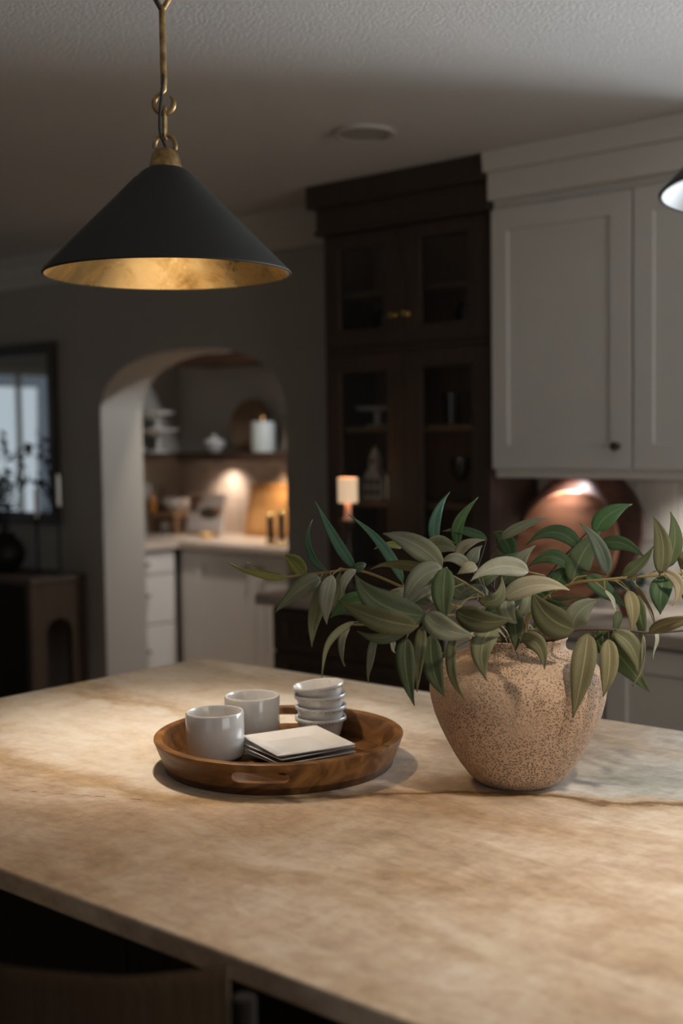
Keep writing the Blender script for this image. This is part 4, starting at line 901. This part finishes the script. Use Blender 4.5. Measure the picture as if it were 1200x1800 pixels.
def leaf(parent, B, Mi, T, W, code, roll, rnd):
    B, Mi, T = Vector(B), Vector(Mi), Vector(T)
    view = (CAMP-Mi).normalized(); ph = math.radians(roll)*(1 if rnd.random() < .7 else -1)
    hw = min(W/2/math.cos(ph), .032)
    cols = (-1, -.5, 0, .5, 1); vs = []; fs = []; mi = []; uvs = []
    th = .0005
    axis0 = (T-B).normalized(); s0 = axis0.cross(view).normalized()
    if s0.z < 0: s0 = -s0
    ups = 1
    for i in range(NS+1):
        t = i/NS; p = bez(B, Mi, T, t); tg = (bez(B, Mi, T, min(1, t+.02))-bez(B, Mi, T, max(0, t-.02))).normalized()
        s = tg.cross(view); s = s.normalized() if s.length > .05 else s0
        if s.dot(s0) < 0: s = -s
        s = (Matrix.Rotation(ph*(1+.5*(t-.5)), 3, tg) @ s).normalized(); n = tg.cross(s).normalized()
        if n.dot(view) < 0: n = -n
        # broad lance shape with a drawn-out point and a short stalk
        w = hw*((t+.004)**.62)*((1.002-t)**1.12)/.3085
        if t > .985: w = .0003
        w = max(w, .0005)
        wav = .0012*math.sin(t*9+hw*900)
        for face in (0, 1):
            for c in cols:
                lift = (abs(c)**1.3)*w*.28 + wav*abs(c)
                vs.append(p+s*(c*w)+n*(lift + (th if face == 0 else -th)*(1 if abs(c) < 1 else .2)))
    nc = 5
    def ix(i, f, c): return i*nc*2+f*nc+c
    for i in range(NS):
        for c in range(nc-1):
            fs.append((ix(i,0,c), ix(i,0,c+1), ix(i+1,0,c+1), ix(i+1,0,c))); mi.append(0); uvs.append([(c/4,i/NS),((c+1)/4,i/NS),((c+1)/4,(i+1)/NS),(c/4,(i+1)/NS)])
            fs.append((ix(i,1,c+1), ix(i,1,c), ix(i+1,1,c), ix(i+1,1,c+1))); mi.append(1); uvs.append([((c+1)/4,i/NS),(c/4,i/NS),(c/4,(i+1)/NS),((c+1)/4,(i+1)/NS)])
        for c in (0, nc-1):
            q = (ix(i,0,c), ix(i+1,0,c), ix(i+1,1,c), ix(i,1,c)); fs.append(q if c == 0 else q[::-1]); mi.append(0); uvs.append([(c/4, i/NS)]*4)
    fs.append(tuple(ix(0,0,c) for c in range(nc))[::-1]+tuple(ix(0,1,c) for c in range(nc))); mi.append(0); uvs.append([(.5, 0)]*10)
    fs.append(tuple(ix(NS,0,c) for c in range(nc))+tuple(ix(NS,1,c) for c in range(nc))[::-1]); mi.append(0); uvs.append([(.5, 1)]*10)
    off = Vector(top_of(parent).location)
    me = bpy.data.meshes.new('leaf'); me.from_pydata([tuple(v-off) for v in vs], [], fs)
    back = {'g': 'p2', 'g2': 'p2', 'o': 'p', 't': 'p2', 'b': 'p2', 'y': 'p', 'd': 'p2', 'd2': 'p'}.get(code, 'g2')
    me.materials.append(LM[code]); me.materials.append(LM[back])
    me.polygons.foreach_set('material_index', mi); me.polygons.foreach_set('use_smooth', [True]*len(fs))
    ul = me.uv_layers.new(name='UVMap'); flat = [q for f in uvs for pr in f for q in pr]; ul.data.foreach_set('uv', flat)
    o = bpy.data.objects.new('leaf', me); COL.objects.link(o); o.parent = parent
    return o
BL = {'L1': ('long thin leafy branch reaching far left out of the vase', STEMY), 'L2': ('dark leafy branch hanging low to the left of the vase', STEMG),
      'C': ('dense drooping leafy branch over the front of the vase rim', STEMG), 'B': ('upright leafy branch at the back left of the vase', STEMD),
      'R1': ('long leafy branch with ochre stem reaching right out of frame', STEMY), 'R2': ('low leafy branch with dark brown stem on the right of the vase', STEMD),
      'U': ('leafy branch rising in front of the round boards', STEMD)}
rnd = random.Random(5)
smooth = smoothpts
for key, (stem, leaves) in BRANCH.items():
    lab, sm = BL[key]
    root = thing('leafy_branch', lab, 'branch', (VX, VY, VZ+.1), 'leafy branches in the clay vase')
    foot = Vector((VX+rnd.uniform(-.02, .02), VY+rnd.uniform(-.02, .02), VZ+.03))
    pts = smooth([foot]+list(stem)); n = len(pts)
    sb = MB().tube(pts, [.0030*(1-.6*i/n)+.0004 for i in range(n)], 7)
    for lf_ in leaves:
        B = Vector(lf_[0]); cand = pts[8:]; q = min(range(len(cand)), key=lambda i: (cand[i]-B).length+.25*max(0, 0 if i else 1))
        a = cand[max(0, q-3)] if (cand[q]-B).length > .02 else cand[q]
        dirn = (Vector(lf_[1])-B)*.25
        if (a-B).length > .004:
            sb.tube([a, a.lerp(B, .5)+Vector((0, 0, .10*(a-B).length))-dirn*.3, B-dirn*.05, B+dirn*.3], [.0013, .0011, .0009, .0006], 5)
    obj('stem', sb, sm, root)
    for lf_ in leaves: leaf(root, *lf_, rnd)

# ================================================================ pendants over the island
SHADE = mat('shade_black_green', (.012, .0125, .009), .7); _v = coords(SHADE); bump(SHADE, noise(SHADE, _v, 90, 3), .1, .002)
GLEAF = mat('gold_leaf_lining', (.9, .65, .28), .25, 1); _v = coords(GLEAF); _n = noise(GLEAF, _v, 9, 7, .7, .6)
base(GLEAF, ramp(GLEAF, _n, [(.33, (.48, .28, .09)), (.46, (.85, .60, .26)), (.7, (1.0, .78, .42))])); lk(GLEAF, ramp(GLEAF, _n, [(.3, (.5,)*3), (.6, (.22,)*3)]), GLEAF.node_tree.nodes['Principled BSDF'].inputs['Roughness'])
GLARELIN = mat('window_glare_lining', (.46, .47, .48), .5, .5)  # pale colour paints the window's cool reflection into the lining
CORD = mat('dark_cord', (.03, .024, .018), .6)
def pendant(x, y, z, lining, label, lit, power):
    t = thing('pendant_lamp', label, 'pendant lamp', (x, y, z), 'cone pendants over the island')
    prof = [(.2295, .0), (.232, .0005), (.2325, .003), (.0555, .181), (.048, .189), (.040, .195), (.033, .1985), (.02, .2005), (0, .201)]
    obj('shade', MB().lathe(prof+[(0, .1985), (.033, .1965), (.046, .1875), (.054, .1795)], (x, y, z), 96, close=True), SHADE, t)
    for f_ in (): pass
    obj('lining', MB().lathe([(.2285, .0014), (.053, .177), (.041, .187), (.0, .191), (0, .190), (.040, .186), (.052, .176), (.2278, .0012)], (x, y, z), 96, close=True), lining, t)
    a = math.radians(-118)
    obj('seam', MB().tube([(x+r*math.cos(a), y+r*math.sin(a), z+zz) for r, zz in ((.2322, .0055), (.144, .0935), (.0565, .1812))], .0006, 5), SHADE, t)
    obj('cap', MB().lathe([(.0300, .1995), (.0300, .204), (.0285, .206), (.0280, .214), (.025, .224), (.019, .232), (.010, .237), (0, .238)], (x, y, z), 36), BRASS, t)
    e = Vector((.76, .65, 0)); f = Vector((-.65, .76, 0)); c = Vector((x, y, z))
    def loop(cx, cz, rx, rz, d, r, a0=0, a1=2*PI, n=22, flat=False):
        return [c+d*(cx+rx*math.cos(a0+(a1-a0)*k/n))+Vector((0, 0, cz+rz*math.sin(a0+(a1-a0)*k/n))) for k in range(n)]
    ringp = loop(0, .240, .0195, .021, e, .004, -.35, PI+.35)
    obj('ring', MB().tube(ringp, .0042, 9), BRASS, t)
    obj('link', MB().tube(loop(.0015, .283, .0085, .030, f, .0035), .0036, 8, closed=True), BRASS, t)
    hk = [c+Vector((0, 0, .356)), c+e*.0005+Vector((0, 0, .343)), c+e*-.006+Vector((0, 0, .336))] + [c+e*(-.0005+.0185*math.cos(a_))+Vector((0, 0, .318+.0185*math.sin(a_))) for a_ in [math.radians(q) for q in range(130, 411, 14)]]
    obj('hook', MB().tube(hk, [.0055, .005, .0045]+[.0048]*(len(hk)-6)+[.0038, .003, .0018], 9), BRASS, t)
    top = H-z
    obj('rod', MB().tube([c+Vector((0, 0, .352)), c+Vector((0, 0, .495))], .0062, 12), BRASS, t)
    fk = [c+Vector((0, 0, .492))]
    obj('fork', MB().tube([c+Vector((0, 0, .488)), c+e*.012+Vector((0, 0, .507)), c+e*.021+Vector((0, 0, .522)), c+e*.020+Vector((0, 0, .540)), c+Vector((0, 0, .556)), c+e*-.019+Vector((0, 0, .540)), c+e*-.0205+Vector((0, 0, .522)), c+e*-.011+Vector((0, 0, .507)), c+Vector((0, 0, .488))], .0050, 9), BRASS, t)
    obj('top_ring', MB().tube(loop(0, .570, .0155, .018, f, .004), .0038, 9, closed=True), BRASS, t)
    obj('canopy', MB().lathe([(0, .582), (.012, .582), (.03, .592), (.06, .606), (.062, top-.0005), (0, top-.0005)], (x, y, z), 40), BRASS, t)
    obj('cord', MB().tube(smooth([c+Vector((0, 0, .372))-f*.0035, c+Vector((0, 0, .358))-f*.0062, c+e*-.003+Vector((0, 0, .335))-f*.010, c+e*-.007+Vector((0, 0, .295))-f*.012, c+e*-.007+Vector((0, 0, .262))-f*.011, c+e*.001+Vector((0, 0, .238))-f*.003]), .0028, 7), CORD, t)
    obj('cord', MB().tube(smooth([c+e*-.017+Vector((0, 0, .548))-f*.009, c+e*-.021+Vector((0, 0, .525))-f*.0075, c+e*-.010+Vector((0, 0, .505))-f*.0075, c+e*-.003+Vector((0, 0, .488))-f*.005]), .0028, 7), CORD, t)
    obj('bulb', MB().lathe([(0, .135), (.012, .136), (.020, .144), (.022, .154), (.016, .168), (.013, .178), (.013, .189)], (x, y, z), 24), emit('bulb_'+('a' if lit else 'b'), (1, .82, .60) if lit else (.96, .96, 1), 6 if lit else 5), t)
    return t
pendant(-1.758, 1.565, 1.797, GLEAF, 'black cone pendant with gold lining above the wooden tray', True, 1)
pendant(-.505, 1.565, 1.785, GLARELIN, 'cone pendant with pale window glare coloured into its lining, cut off by the right edge', False, 1)
PW = (1.0, .89, .77)
spot('pendant_bulb_left', (-1.758, 1.565, 1.899), (-1.758, 1.565, 0), 36, PW, 66, 1.0, .028)
point('pendant_glow_left', (-1.758, 1.565, 1.885), 4, (1, .80, .55), .03)
spot('pendant_bulb_right', (-.505, 1.565, 1.885), (-.505, 1.565, 0), 34, (1, .84, .66), 110, 1.0, .028)
